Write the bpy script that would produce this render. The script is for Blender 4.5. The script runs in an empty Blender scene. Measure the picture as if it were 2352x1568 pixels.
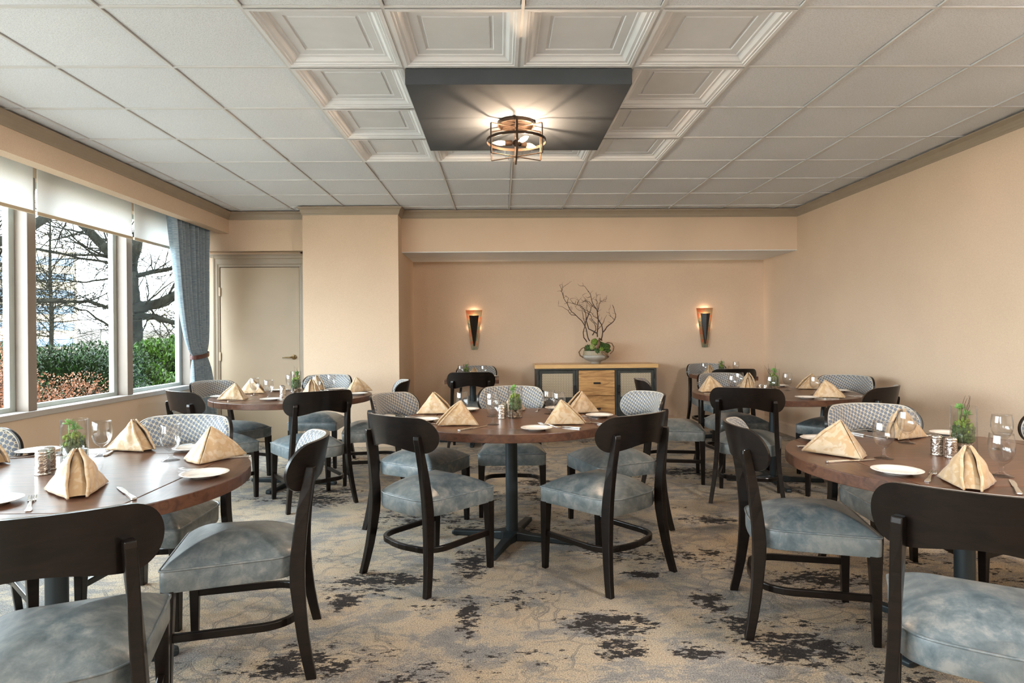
import bpy, math, random
from mathutils import Vector, Matrix
random.seed(7)
S = bpy.context.scene
COL = S.collection
R = math.radians
PI = math.pi

# ------------------------------------------------------------------ camera, sky, exposure
cam_d = bpy.data.cameras.new('camera')
cam = bpy.data.objects.new('camera', cam_d)
COL.objects.link(cam)
cam_d.sensor_width = 36.0
cam_d.lens = 1442.6 / 2352 * 36.0
cam_d.shift_y = -(784 - 766.2) / 2352
cam_d.clip_end = 300
cam.matrix_world = (Matrix.Translation((0, 0, 1.235)) @ Matrix.Rotation(-0.0185, 4, 'Z')
                    @ Matrix.Rotation(R(90), 4, 'X') @ Matrix.Rotation(-0.0087, 4, 'Z'))
S.camera = cam
S.view_settings.view_transform = 'Standard'
S.view_settings.look = 'None'
S.view_settings.exposure = 1.10
S.view_settings.gamma = 1.0
S.view_settings.use_curve_mapping = False
S.cycles.use_denoising = True
S.cycles.max_bounces = 10
S.cycles.diffuse_bounces = 6
S.cycles.transparent_max_bounces = 24
S.cycles.sample_clamp_indirect = 6.0
S.cycles.caustics_reflective = False
S.cycles.caustics_refractive = False
S.render.film_transparent = False

world = bpy.data.worlds.new('sky')
S.world = world
world.use_nodes = True
wn = world.node_tree
wn.nodes.clear()
w_out = wn.nodes.new('ShaderNodeOutputWorld')
w_bg = wn.nodes.new('ShaderNodeBackground')
w_geo = wn.nodes.new('ShaderNodeTexCoord')
w_sep = wn.nodes.new('ShaderNodeSeparateXYZ')
w_rmp = wn.nodes.new('ShaderNodeValToRGB')
w_rmp.color_ramp.elements[0].position = 0.0
w_rmp.color_ramp.elements[0].color = (0.90, 0.95, 1.0, 1)
w_rmp.color_ramp.elements[1].position = 0.6
w_rmp.color_ramp.elements[1].color = (0.78, 0.89, 1.0, 1)
wn.links.new(w_geo.outputs['Generated'], w_sep.inputs[0])
wn.links.new(w_sep.outputs['Z'], w_rmp.inputs[0])
wn.links.new(w_rmp.outputs[0], w_bg.inputs[0])
w_bg.inputs[1].default_value = 9.2
wn.links.new(w_bg.outputs[0], w_out.inputs[0])

def area(name, loc, rot, sx, sy, power=0, col=(1, 1, 1), portal=False):
    d = bpy.data.lights.new(name, 'AREA')
    d.shape = 'RECTANGLE'
    d.size = sx
    d.size_y = sy
    d.energy = power
    d.color = col
    if portal:
        d.cycles.is_portal = True
    o = bpy.data.objects.new(name, d)
    o.location = loc
    o.rotation_euler = rot
    COL.objects.link(o)
    return o

def point(name, loc, power, col, rad=0.03, parent=None):
    d = bpy.data.lights.new(name, 'POINT')
    d.energy = power
    d.color = col
    d.shadow_soft_size = rad
    o = bpy.data.objects.new(name, d)
    o.location = loc
    COL.objects.link(o)
    if parent:
        o.parent = parent
    return o
WARM = (1.0, 0.70, 0.46)
FILL_LAMP = (1.0, 0.94, 0.89)  # tone of the added, unseen fill fixtures
# daylight openings: the window wall and the open rear of the room guide the sky light in
area('window_portal', (-3.66, 2.6, 1.42), (0, R(-90), 0), 1.55, 9.6, portal=True)

# ------------------------------------------------------------------ helpers
def put(name, me, parent=None, mat=None, loc=None):
    o = bpy.data.objects.new(name, me)
    COL.objects.link(o)
    if parent is not None:
        o.parent = parent
    if mat is not None:
        me.materials.append(mat)
    if loc:
        o.location = loc
    return o

def thing(name, label, cat, loc=(0, 0, 0), rz=0.0, group=None):
    o = bpy.data.objects.new(name, None)
    o.empty_display_size = 0.1
    COL.objects.link(o)
    o.location = loc
    o.rotation_euler = (0, 0, rz)
    tag(o, label, cat, group)
    return o

def tag(o, label, cat, group=None):
    o['label'] = label
    o['category'] = cat
    if group:
        o['group'] = group
    return o

def struct(o, label=None):
    o['kind'] = 'structure'
    if label:
        o['label'] = label
    return o

def copy_tree(o, parent=None):
    c = o.copy()
    COL.objects.link(c)
    if parent is not None:
        c.parent = parent
    for ch in list(o.children):
        copy_tree(ch, c)
    return c

class MB:
    def __init__(s):
        s.v = []
        s.f = []
        s.uv = {}
    def add(s, vs, fs, uvs=None):
        b = len(s.v)
        s.v += [tuple(p) for p in vs]
        s.f += [tuple(b + i for i in f) for f in fs]
        if uvs:
            for i, u in enumerate(uvs):
                s.uv[b + i] = u
        return s
    def box(s, x0, x1, y0, y1, z0, z1):
        vs = [(x, y, z) for x in (x0, x1) for y in (y0, y1) for z in (z0, z1)]
        return s.add(vs, [(0, 1, 3, 2), (4, 6, 7, 5), (0, 4, 5, 1), (2, 3, 7, 6), (0, 2, 6, 4), (1, 5, 7, 3)])
    def quad(s, a, b, c, d):
        return s.add([a, b, c, d], [(0, 1, 2, 3)])
    def lathe(s, prof, n=24, c=(0, 0, 0), cap0=True, cap1=True, sq=None):
        vs = []
        for r, z in prof:
            for k in range(n):
                a = 2 * PI * k / n
                vs.append((c[0] + r * math.cos(a), c[1] + r * math.sin(a) * (sq or 1), c[2] + z))
        fs = []
        m = len(prof)
        for j in range(m - 1):
            for k in range(n):
                k2 = (k + 1) % n
                fs.append((j * n + k, j * n + k2, (j + 1) * n + k2, (j + 1) * n + k))
        if cap0:
            fs.append(tuple(reversed(range(n))))
        if cap1:
            fs.append(tuple((m - 1) * n + k for k in range(n)))
        return s.add(vs, fs)
    def tube(s, pts, rads, n=6, caps=True, flat=None):
        pts = [Vector(p) for p in pts]
        if not isinstance(rads, (list, tuple)):
            rads = [rads] * len(pts)
        vs = []
        up = Vector((0, 0, 1))
        prev = None
        for i, p in enumerate(pts):
            t = (pts[min(i + 1, len(pts) - 1)] - pts[max(i - 1, 0)])
            if t.length < 1e-9:
                t = Vector((0, 0, 1))
            t.normalize()
            if prev is None:
                a = up if abs(t.z) < 0.9 else Vector((1, 0, 0))
                u = a - t * a.dot(t)
            else:
                u = prev - t * prev.dot(t)
            u.normalize()
            prev = u
            w = t.cross(u)
            for k in range(n):
                an = 2 * PI * k / n
                vs.append(p + (u * math.cos(an) + w * math.sin(an)) * rads[i])
        fs = []
        m = len(pts)
        for j in range(m - 1):
            for k in range(n):
                k2 = (k + 1) % n
                fs.append((j * n + k, j * n + k2, (j + 1) * n + k2, (j + 1) * n + k))
        if caps:
            fs.append(tuple(reversed(range(n))))
            fs.append(tuple((m - 1) * n + k for k in range(n)))
        return s.add(vs, fs)
    def sweep(s, pts, secs, closed=False):
        """rectangular bar: secs[i] = (half width x dir vector, half depth vector)"""
        vs = []
        for p, (a, b) in zip(pts, secs):
            p = Vector(p); a = Vector(a); b = Vector(b)
            vs += [p - a - b, p + a - b, p + a + b, p - a + b]
        fs = []
        m = len(pts)
        for j in range(m - (0 if closed else 1)):
            j2 = (j + 1) % m
            for k in range(4):
                k2 = (k + 1) % 4
                fs.append((j * 4 + k, j * 4 + k2, j2 * 4 + k2, j2 * 4 + k))
        if not closed:
            fs += [(3, 2, 1, 0), tuple((m - 1) * 4 + k for k in range(4))]
        return s.add(vs, fs)
    def grid(s, fn, nu, nv, uvfn=None, wrap=False):
        vs = []
        us = []
        for j in range(nv + 1):
            for i in range(nu + 1):
                vs.append(fn(i / nu, j / nv))
                if uvfn:
                    us.append(uvfn(i / nu, j / nv))
        fs = []
        for j in range(nv):
            for i in range(nu):
                a = j * (nu + 1) + i
                fs.append((a, a + 1, a + nu + 2, a + nu + 1))
        return s.add(vs, fs, us or None)
    def ball(s, c, r, n=8, m=6, jit=0.0, sc=(1, 1, 1)):
        vs = []
        for j in range(m + 1):
            th = PI * j / m
            for k in range(n):
                a = 2 * PI * k / n
                q = r * (1 + random.uniform(-jit, jit))
                vs.append((c[0] + q * sc[0] * math.sin(th) * math.cos(a), c[1] + q * sc[1] * math.sin(th) * math.sin(a), c[2] + q * sc[2] * math.cos(th)))
        fs = []
        for j in range(m):
            for k in range(n):
                k2 = (k + 1) % n
                fs.append((j * n + k, (j + 1) * n + k, (j + 1) * n + k2, j * n + k2))
        return s.add(vs, fs)
    def make(s, name, mat, parent=None, smooth=False, bevel=0.0, seg=2, loc=None, auto=None, weld=False):
        me = bpy.data.meshes.new(name)
        me.from_pydata(s.v, [], s.f)
        if s.uv:
            ul = me.uv_layers.new(name='UVMap')
            for lp in me.loops:
                ul.data[lp.index].uv = s.uv.get(lp.vertex_index, (0, 0))
        import bmesh
        bm = bmesh.new()
        bm.from_mesh(me)
        if weld:
            bmesh.ops.remove_doubles(bm, verts=bm.verts, dist=1e-5)
        bmesh.ops.recalc_face_normals(bm, faces=bm.faces)
        bm.to_mesh(me)
        bm.free()
        if smooth or auto:
            me.polygons.foreach_set('use_smooth', [True] * len(me.polygons))
        if auto:
            me.set_sharp_from_angle(angle=R(auto))
        o = put(name, me, parent, mat, loc)
        if bevel:
            b = o.modifiers.new('b', 'BEVEL')
            b.width = bevel
            b.segments = seg
            b.limit_method = 'ANGLE'
            b.angle_limit = R(35)
        me.update()
        return o

# ------------------------------------------------------------------ material helper
class NT:
    def __init__(s, name):
        s.m = bpy.data.materials.new(name)
        s.m.use_nodes = True
        s.t = s.m.node_tree
        s.b = s.t.nodes['Principled BSDF']
        s.out = s.t.nodes['Material Output']
    def n(s, typ, **kw):
        nd = s.t.nodes.new('ShaderNode' + typ)
        for k, v in kw.items():
            setattr(nd, k, v)
        return nd
    def l(s, a, b):
        s.t.links.new(a, b)
    def put(s, sock, v):
        if hasattr(v, 'is_linked') or hasattr(v, 'links'):
            s.l(v, sock)
        else:
            sock.default_value = v
    def coord(s, kind='Object', scale=(1, 1, 1), rnd=False):
        tc = s.n('TexCoord')
        v = tc.outputs[kind]
        if rnd:
            oi = s.n('ObjectInfo')
            ad = s.n('VectorMath', operation='ADD')
            mu = s.n('Math', operation='MULTIPLY')
            s.l(oi.outputs['Random'], mu.inputs[0]); mu.inputs[1].default_value = 37.0
            s.l(v, ad.inputs[0]); s.l(mu.outputs[0], ad.inputs[1])
            v = ad.outputs[0]
        mp = s.n('Mapping')
        mp.inputs['Scale'].default_value = scale
        s.l(v, mp.inputs[0])
        return mp.outputs[0]
    def noise(s, vec, scale, detail=3, rough=0.55, dist=0.0):
        nd = s.n('TexNoise')
        nd.inputs['Scale'].default_value = scale
        nd.inputs['Detail'].default_value = detail
        nd.inputs['Roughness'].default_value = rough
        nd.inputs['Distortion'].default_value = dist
        s.l(vec, nd.inputs['Vector'])
        return nd.outputs['Fac']
    def ramp(s, fac, stops, interp='LINEAR'):
        r = s.n('ValToRGB')
        e = r.color_ramp.elements
        while len(e) < len(stops):
            e.new(0.5)
        for i, (p, c) in enumerate(stops):
            e[i].position = p
            e[i].color = (c, c, c, 1) if isinstance(c, (int, float)) else (*c, 1)
        r.color_ramp.interpolation = interp
        s.l(fac, r.inputs[0])
        return r.outputs[0]
    def math(s, op, a, b=None, c=None):
        m = s.n('Math', operation=op)
        s.put(m.inputs[0], a)
        if b is not None: s.put(m.inputs[1], b)
        if c is not None: s.put(m.inputs[2], c)
        return m.outputs[0]
    def mix(s, fac, a, b, typ='MIX'):
        m = s.n('Mix', data_type='RGBA', blend_type=typ)
        s.put(m.inputs[0], fac)
        for i, v in ((6, a), (7, b)):
            if isinstance(v, tuple): m.inputs[i].default_value = (*v, 1)
            else: s.l(v, m.inputs[i])
        return m.outputs[2]
    def bump(s, h, strength=0.3, dist=0.01):
        b = s.n('Bump')
        b.inputs['Strength'].default_value = strength
        b.inputs['Distance'].default_value = dist
        s.l(h, b.inputs['Height'])
        s.l(b.outputs[0], s.b.inputs['Normal'])
    def base(s, c, rough=0.5, metal=0.0, spec=0.5, coat=0.0, coatr=0.1):
        s.put(s.b.inputs['Base Color'], (*c, 1) if isinstance(c, tuple) else c)
        s.b.inputs['Roughness'].default_value = rough
        s.b.inputs['Metallic'].default_value = metal
        s.b.inputs['Specular IOR Level'].default_value = spec
        s.b.inputs['Coat Weight'].default_value = coat
        s.b.inputs['Coat Roughness'].default_value = coatr
        return s

def simple(name, c, rough=0.5, metal=0.0, var=0.12, scale=8, bump=0.0, bscale=60, coat=0.0, spec=0.5):
    t = NT(name)
    v = t.coord('Object', rnd=True)
    f = t.noise(v, scale, 3)
    lo = tuple(x * (1 - var) for x in c)
    hi = tuple(min(1, x * (1 + var)) for x in c)
    t.base(t.ramp(f, [(0.3, lo), (0.7, hi)]), rough, metal, spec, coat)
    if bump:
        t.bump(t.noise(v, bscale, 2), bump, 0.003)
    return t.m

def emit(name, c, s):
    t = NT(name)
    t.base(c, 0.5)
    t.b.inputs['Emission Color'].default_value = (*c, 1)
    t.b.inputs['Emission Strength'].default_value = s
    return t.m

M = {}
def wall_mat(name, c, sc=260, st=0.18):
    t = NT(name)
    v = t.coord('Object')
    f = t.noise(v, 2.0, 2)
    g = t.noise(v, sc, 2, 0.7)
    c1 = t.ramp(f, [(0.3, tuple(x * 0.97 for x in c)), (0.7, tuple(x * 1.03 for x in c))])
    c2 = t.mix(0.10, c1, t.ramp(g, [(0.35, 0.0), (0.65, 1.0)]), 'OVERLAY')
    t.base(c2, 0.75, spec=0.25)
    t.bump(g, st, 0.002)
    return t.m
M['wall'] = wall_mat('wallcovering', (0.595, 0.460, 0.340))
M['trimpaint'] = simple('taupe_paint', (0.30, 0.245, 0.185), 0.45, var=0.04)
M['doortrim'] = simple('door_casing_paint', (0.26, 0.205, 0.145), 0.42, var=0.04)
M['doorpaint'] = simple('door_paint', (0.36, 0.275, 0.185), 0.45, var=0.05, scale=2)
M['sill_skylit'] = simple('skylit_ledge', (0.40, 0.37, 0.34), 0.4, var=0.04)  # lighter than the window paint to stand in for sky light on the ledge
M['windowpaint'] = simple('window_paint', (0.22, 0.18, 0.15), 0.4, var=0.04)
M['aluminium'] = simple('window_aluminium', (0.45, 0.50, 0.48), 0.35, 0.3, var=0.04)
M['plaster'] = simple('white_plaster', (0.70, 0.735, 0.78), 0.6, var=0.03)
M['grid'] = simple('ceiling_grid_metal', (0.60, 0.62, 0.64), 0.4, var=0.03)
def m_tile():
    t = NT('acoustic_tile')
    v = t.coord('Object')
    g = t.noise(v, 150, 3, 0.75)
    big = t.noise(v, 0.9, 2)
    c = t.mix(0.30, t.ramp(big, [(0.35, (0.70, 0.75, 0.82)), (0.65, (0.75, 0.80, 0.87))]), t.ramp(g, [(0.40, 0.45), (0.52, 1.0)]), 'MULTIPLY')
    t.base(c, 0.9, spec=0.1)
    t.bump(g, 0.5, 0.004)
    return t.m
M['tile'] = m_tile()

BLOTS = [(0.44, 2.66, 0.24, 0.14), (0.47, 2.45, 0.13, 0.11), (0.95, 2.86, 0.10, 0.15), (1.0, 2.66, 0.10, 0.10), (1.14, 2.44, 0.28, 0.18),
         (1.59, 3.10, 0.30, 0.15), (-0.64, 3.16, 0.27, 0.14), (-0.45, 3.16, 0.15, 0.08), (-0.17, 3.40, 0.11, 0.30), (-0.74, 2.95, 0.10, 0.14),
         (-1.38, 4.72, 0.28, 0.24), (-1.30, 5.0, 0.22, 0.12), (-0.77, 2.36, 0.22, 0.12), (1.59, 5.55, 0.35, 0.2), (1.0, 4.7, 0.3, 0.15),
         (0.35, 5.2, 0.3, 0.14), (0.72, 3.2, 0.14, 0.07), (-0.15, 2.75, 0.06, 0.25), (1.35, 4.1, 0.2, 0.12), (0.75, 2.42, 0.12, 0.08)]
def m_carpet():
    t = NT('distressed_carpet')
    v = t.coord('Object')
    vw = t.coord('Object', (1.0, 1.7, 1.0))
    a = t.noise(vw, 2.0, 12, 0.78, 0.4)
    b = t.noise(v, 0.9, 9, 0.76, 0.3)
    col = t.ramp(a, [(0.34, (0.24, 0.235, 0.23)), (0.44, (0.33, 0.305, 0.28)), (0.485, (0.50, 0.42, 0.325)), (0.57, (0.55, 0.44, 0.315)), (0.61, (0.36, 0.325, 0.285)), (0.72, (0.29, 0.275, 0.26))])
    blue = t.ramp(t.noise(vw, 2.6, 10, 0.78, 0.3), [(0.52, 0.0), (0.57, 0.8)])
    col = t.mix(blue, col, (0.275, 0.268, 0.258))
    peach = t.ramp(b, [(0.50, 0.0), (0.64, 0.5)])
    col = t.mix(peach, col, (0.47, 0.33, 0.20))
    # curl-like outlines of the woven pattern
    wv = t.n('TexVoronoi', feature='DISTANCE_TO_EDGE')
    wv.inputs['Scale'].default_value = 5.5
    nd = t.n('TexNoise'); nd.inputs['Scale'].default_value = 3.0
    ad = t.n('VectorMath', operation='ADD'); t.l(v, nd.inputs['Vector'])
    sc_ = t.n('VectorMath', operation='SCALE'); sc_.inputs['Scale'].default_value = 0.55
    t.l(nd.outputs['Color'], sc_.inputs[0]); t.l(v, ad.inputs[0]); t.l(sc_.outputs[0], ad.inputs[1])
    t.l(ad.outputs[0], wv.inputs['Vector'])
    line = t.ramp(wv.outputs['Distance'], [(0.0, 0.0), (0.012, 0.7), (0.03, 0.7), (0.045, 0.0)])
    lm = t.math('MULTIPLY', line, t.ramp(t.noise(v, 1.1, 2), [(0.46, 0.0), (0.54, 0.85)]))
    col = t.mix(lm, col, (0.17, 0.165, 0.16))
    # charcoal broken patches: woven blotches at their own places
    sx = t.n('SeparateXYZ'); t.l(v, sx.inputs[0])
    tot = None
    for (px, py, rx, ry) in BLOTS:
        dx = t.math('DIVIDE', t.math('SUBTRACT', sx.outputs[0], px), rx)
        dy = t.math('DIVIDE', t.math('SUBTRACT', sx.outputs[1], py), ry)
        d2 = t.math('ADD', t.math('MULTIPLY', dx, dx), t.math('MULTIPLY', dy, dy))
        g = t.math('SUBTRACT', 1.0, d2)
        g = t.math('MAXIMUM', g, 0.0)
        tot = g if tot is None else t.math('MAXIMUM', tot, g)
    field = t.ramp(t.noise(vw, 0.95, 3, 0.5), [(0.52, 0.0), (0.70, 0.62)])
    tot = t.math('MAXIMUM', tot, field)
    vd = t.coord('Object', (26, 48, 1))
    fine = t.noise(vd, 1.0, 7, 0.72)
    coarse = t.noise(vw, 9.0, 3, 0.6)
    msk = t.math('ADD', t.math('MULTIPLY', tot, 0.115), t.math('ADD', t.math('MULTIPLY', fine, 0.6), t.math('MULTIPLY', coarse, 0.4)))
    msk = t.ramp(msk, [(0.560, 0.0), (0.580, 1.0)])
    msk = t.math('MULTIPLY', msk, t.ramp(tot, [(0.0, 0.0), (0.08, 1.0)]))
    col = t.mix(msk, col, (0.052, 0.046, 0.044))
    pile = t.noise(v, 190, 3, 0.8)
    col = t.mix(0.9, col, t.ramp(pile, [(0.36, 0.20), (0.64, 0.80)]), 'OVERLAY')
    t.base(col, 0.95, spec=0.05)
    t.bump(t.noise(v, 170, 3, 0.8), 0.9, 0.010)
    return t.m
M['carpet'] = m_carpet()

def m_leather():
    t = NT('blue_grey_leather')
    v = t.coord('Object', rnd=True)
    a = t.noise(v, 17, 8, 0.70, 0.3)
    b = t.noise(v, 3.6, 3)
    c = t.ramp(a, [(0.34, (0.055, 0.088, 0.110)), (0.50, (0.120, 0.158, 0.178)), (0.66, (0.26, 0.27, 0.265))])
    c = t.mix(t.ramp(b, [(0.44, 0.0), (0.64, 0.45)]), c, (0.225, 0.23, 0.215))
    oi = t.n('ObjectInfo')
    c = t.mix(t.math('MULTIPLY', oi.outputs['Random'], 0.45), c, t.ramp(a, [(0.36, (0.085, 0.090, 0.082)), (0.62, (0.20, 0.20, 0.18))]))
    t.base(c, 0.40, spec=0.6, coat=0.5, coatr=0.30)
    t.bump(t.noise(v, 300, 2), 0.12, 0.001)
    return t.m
M['leather'] = m_leather()

def m_fabric():
    t = NT('octagon_pattern_fabric')
    uv = t.n('TexCoord').outputs['UV']
    sp = t.n('SeparateXYZ'); t.l(uv, sp.inputs[0])
    p = 0.0205
    u = t.math('DIVIDE', sp.outputs[0], p)
    w = t.math('DIVIDE', sp.outputs[1], p)
    def cell(u, w):
        fu = t.math('SUBTRACT', t.math('FRACT', u), 0.5)
        fw = t.math('SUBTRACT', t.math('FRACT', w), 0.5)
        au = t.math('ABSOLUTE', fu); aw = t.math('ABSOLUTE', fw)
        oc = t.math('MAXIMUM', t.math('MAXIMUM', au, aw), t.math('MULTIPLY', t.math('ADD', au, aw), 0.72))
        return oc
    # octagon lattice turned by 30 degrees
    cu, su = math.cos(0.45), math.sin(0.45)
    ru = t.math('ADD', t.math('MULTIPLY', u, cu), t.math('MULTIPLY', w, su))
    rw = t.math('SUBTRACT', t.math('MULTIPLY', w, cu), t.math('MULTIPLY', u, su))
    oc = cell(ru, rw)
    blue = t.ramp(oc, [(0.425, 1.0), (0.455, 0.0)])
    cor = cell(t.math('ADD', ru, 0.5), t.math('ADD', rw, 0.5))
    dot = t.ramp(cor, [(0.085, 1.0), (0.12, 0.0)])
    # only every second interstice holds a dark dot
    sel = t.math('FRACT', t.math('MULTIPLY', t.math('ADD', t.math('FLOOR', t.math('ADD', ru, 0.5)), t.math('FLOOR', t.math('ADD', rw, 0.5))), 0.5))
    sel = t.math('LESS_THAN', sel, 0.25)
    c = t.mix(blue, (0.42, 0.385, 0.31), (0.115, 0.135, 0.17))
    c = t.mix(t.math('MULTIPLY', dot, sel), c, (0.03, 0.025, 0.02))
    t.base(c, 0.6, spec=0.35)
    t.b.inputs['Sheen Weight'].default_value = 0.2
    return t.m
M['fabric'] = m_fabric()

def wood(name, c0, c1, rough, scale, stretch, coat=0.3, rnd=True, cr=0.12, spec=0.5):
    t = NT(name)
    v = t.coord('Object', stretch, rnd)
    a = t.noise(v, scale, 6, 0.6, 1.2)
    t.base(t.ramp(a, [(0.35, c0), (0.65, c1)]), rough, spec=spec, coat=coat, coatr=cr)
    t.bump(a, 0.05, 0.001)
    return t.m
M['espresso'] = wood('espresso_wood', (0.0030, 0.0020, 0.0015), (0.0085, 0.0048, 0.0034), 0.34, 3, (3, 3, 14), 0.22, cr=0.12, spec=0.26)
M['walnut'] = wood('walnut_top', (0.062, 0.025, 0.013), (0.140, 0.058, 0.030), 0.36, 3.5, (2.2, 16, 8), 0.12, spec=0.4)
M['walnut_leaf'] = wood('walnut_leaf', (0.050, 0.021, 0.012), (0.108, 0.047, 0.026), 0.36, 3.5, (16, 2.2, 8), 0.12, spec=0.4)
M['iron'] = simple('black_iron', (0.018, 0.026, 0.030), 0.45, 0.3, var=0.1)
M['steel'] = simple('cutlery_steel', (0.75, 0.73, 0.70), 0.16, 1.0, var=0.03)
M['ceramic'] = simple('white_ceramic', (0.82, 0.79, 0.74), 0.12, 0.0, var=0.01, coat=0.5)
def m_glass(name, tint=(1, 1, 1), gl=0.06, edge=0.65):
    t = NT(name)
    lw = t.n('LayerWeight'); lw.inputs['Blend'].default_value = 0.35
    f = t.math('MULTIPLY_ADD', lw.outputs['Facing'], 0.0, gl)
    p = t.math('POWER', lw.outputs['Facing'], 2.6)
    f = t.math('MULTIPLY_ADD', p, edge, gl)
    tr = t.n('BsdfTransparent')
    ed = t.math('POWER', lw.outputs['Facing'], 7.0)
    t.l(t.mix(t.math('MULTIPLY', ed, min(1.0, edge * 1.4)), tint, tuple(c * 0.70 for c in tint)), tr.inputs[0])
    gs = t.n('BsdfGlossy'); gs.inputs['Roughness'].default_value = 0.02
    mx = t.n('MixShader')
    t.l(f, mx.inputs[0]); t.l(tr.outputs[0], mx.inputs[1]); t.l(gs.outputs[0], mx.inputs[2])
    t.l(mx.outputs[0], t.out.inputs[0])
    return t.m
M['glass'] = m_glass('clear_glass', (0.96, 0.96, 0.96), 0.06, 0.85)
M['pane'] = m_glass('window_glass', (0.95, 0.98, 0.97), 0.008, 0.03)
def m_napkin():
    t = NT('damask_napkin')
    v = t.coord('Object', rnd=True)
    a = t.noise(v, 26, 2, 0.4, 1.6)
    c = t.ramp(a, [(0.47, (0.45, 0.305, 0.165)), (0.53, (0.51, 0.385, 0.25))])
    t.base(c, 0.42, spec=0.4)
    t.b.inputs['Sheen Weight'].default_value = 0.3
    t.bump(t.noise(v, 14, 4, 0.6), 0.35, 0.01)
    return t.m
M['napkin'] = m_napkin()
M['shaker'] = simple('hammered_metal', (0.55, 0.51, 0.47), 0.2, 1.0, var=0.05, bump=1.0, bscale=110)
M['pebble'] = simple('river_pebble', (0.25, 0.18, 0.115), 0.4, var=0.75, scale=45)
M['moss'] = simple('green_moss', (0.16, 0.25, 0.035), 0.9, var=0.5, scale=55, bump=1.0, bscale=120)
M['darkmoss'] = simple('dark_moss', (0.055, 0.10, 0.028), 0.9, var=0.5, scale=50, bump=1.0, bscale=120)
M['succulent'] = simple('succulent_green', (0.14, 0.32, 0.07), 0.5, var=0.4, scale=30)
M['lichen'] = simple('pale_lichen', (0.30, 0.34, 0.12), 0.9, var=0.3, scale=60, bump=1.0, bscale=150)
M['twig'] = simple('dark_twig', (0.055, 0.028, 0.020), 0.7, var=0.3, scale=40)
M['drift'] = simple('driftwood', (0.17, 0.10, 0.055), 0.8, var=0.5, scale=30)
M['stoneware'] = simple('grey_stoneware', (0.33, 0.32, 0.29), 0.45, var=0.1, scale=20)
M['slate'] = simple('slate_blue_panel', (0.070, 0.080, 0.092), 0.9, var=0.04, spec=0.12)
M['bronze'] = simple('bronze_metal', (0.06, 0.040, 0.028), 0.35, 0.8, var=0.15)
M['sidesteel'] = simple('raw_steel', (0.045, 0.050, 0.048), 0.45, 0.6, var=0.3, scale=10)
M['oak'] = wood('oak_board', (0.27, 0.125, 0.040), (0.62, 0.36, 0.14), 0.4, 2.4, (1.2, 1, 9), 0.15)
M['oaktop'] = wood('oak_top', (0.55, 0.33, 0.13), (0.68, 0.44, 0.20), 0.4, 3, (1, 6, 6), 0.2)
def m_perf(name, c_metal, p=0.0105):
    t = NT(name)
    uv = t.coord('Object')
    sp = t.n('SeparateXYZ'); t.l(uv, sp.inputs[0])
    a = t.math('DIVIDE', sp.outputs[0], p); b = t.math('DIVIDE', sp.outputs[2], p)
    ra = t.math('ADD', a, b); rb = t.math('SUBTRACT', a, b)
    fa = t.math('SUBTRACT', t.math('FRACT', t.math('MULTIPLY', ra, 0.5)), 0.5)
    fb = t.math('SUBTRACT', t.math('FRACT', t.math('MULTIPLY', rb, 0.5)), 0.5)
    d = t.math('SQRT', t.math('ADD', t.math('MULTIPLY', fa, fa), t.math('MULTIPLY', fb, fb)))
    t.base(t.ramp(d, [(0.27, (0.02, 0.018, 0.015)), (0.31, c_metal)]), 0.4, 0.2)
    return t.m
M['perf'] = m_perf('perforated_metal', (0.52, 0.45, 0.33))
M['copper'] = None
def m_copper():
    t = NT('patina_copper')
    v = t.coord('Object')
    a = t.noise(v, 9, 4, 0.6, 0.5)
    c = t.ramp(a, [(0.38, (0.10, 0.13, 0.10)), (0.5, (0.26, 0.19, 0.10)), (0.6, (0.40, 0.10, 0.035))])
    t.base(c, 0.5, 0.5)
    return t.m
M['copper'] = m_copper()
M['black'] = simple('black_metal', (0.012, 0.010, 0.009), 0.4, 0.3)
def m_bulb():
    t = NT('lit_bulb')
    em = t.n('Emission'); em.inputs[0].default_value = (1.0, 0.66, 0.30, 1); em.inputs[1].default_value = 22
    tr = t.n('BsdfTransparent')
    mx = t.n('MixShader'); mx.inputs[0].default_value = 0.3
    t.l(tr.outputs[0], mx.inputs[1]); t.l(em.outputs[0], mx.inputs[2]); t.l(mx.outputs[0], t.out.inputs[0])
    return t.m
M['bulb'] = m_bulb()
M['brass'] = simple('antique_brass', (0.22, 0.15, 0.07), 0.35, 0.9)
M['oxblood'] = simple('oxblood_leather', (0.07, 0.018, 0.015), 0.4)
def m_curtain():
    t = NT('blue_linen_curtain')
    v = t.coord('Object', (3, 3, 60))
    a = t.noise(v, 6, 3, 0.6)
    c = t.ramp(a, [(0.35, (0.165, 0.235, 0.30)), (0.65, (0.38, 0.46, 0.52))])
    t.base(c, 0.75, spec=0.2)
    tr = t.n('BsdfTranslucent'); t.l(c, tr.inputs[0])
    mx = t.n('MixShader'); mx.inputs[0].default_value = 0.08
    t.l(t.b.outputs[0], mx.inputs[1]); t.l(tr.outputs[0], mx.inputs[2]); t.l(mx.outputs[0], t.out.inputs[0])
    return t.m
M['curtain'] = m_curtain()
def m_blind():
    t = NT('white_roller_fabric')
    v = t.coord('Object')
    a = t.noise(v, 400, 1)
    c = t.ramp(a, [(0.3, (0.76, 0.77, 0.77)), (0.7, (0.82, 0.83, 0.83))])
    t.base(c, 0.8, spec=0.1)
    tr = t.n('BsdfTranslucent'); t.l(c, tr.inputs[0])
    mx = t.n('MixShader'); mx.inputs[0].default_value = 0.5
    t.l(t.b.outputs[0], mx.inputs[1]); t.l(tr.outputs[0], mx.inputs[2]); t.l(mx.outputs[0], t.out.inputs[0])
    return t.m
M['blind'] = m_blind()
M['hem'] = simple('beige_hem_bar', (0.50, 0.42, 0.30), 0.5, var=0.03)
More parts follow.
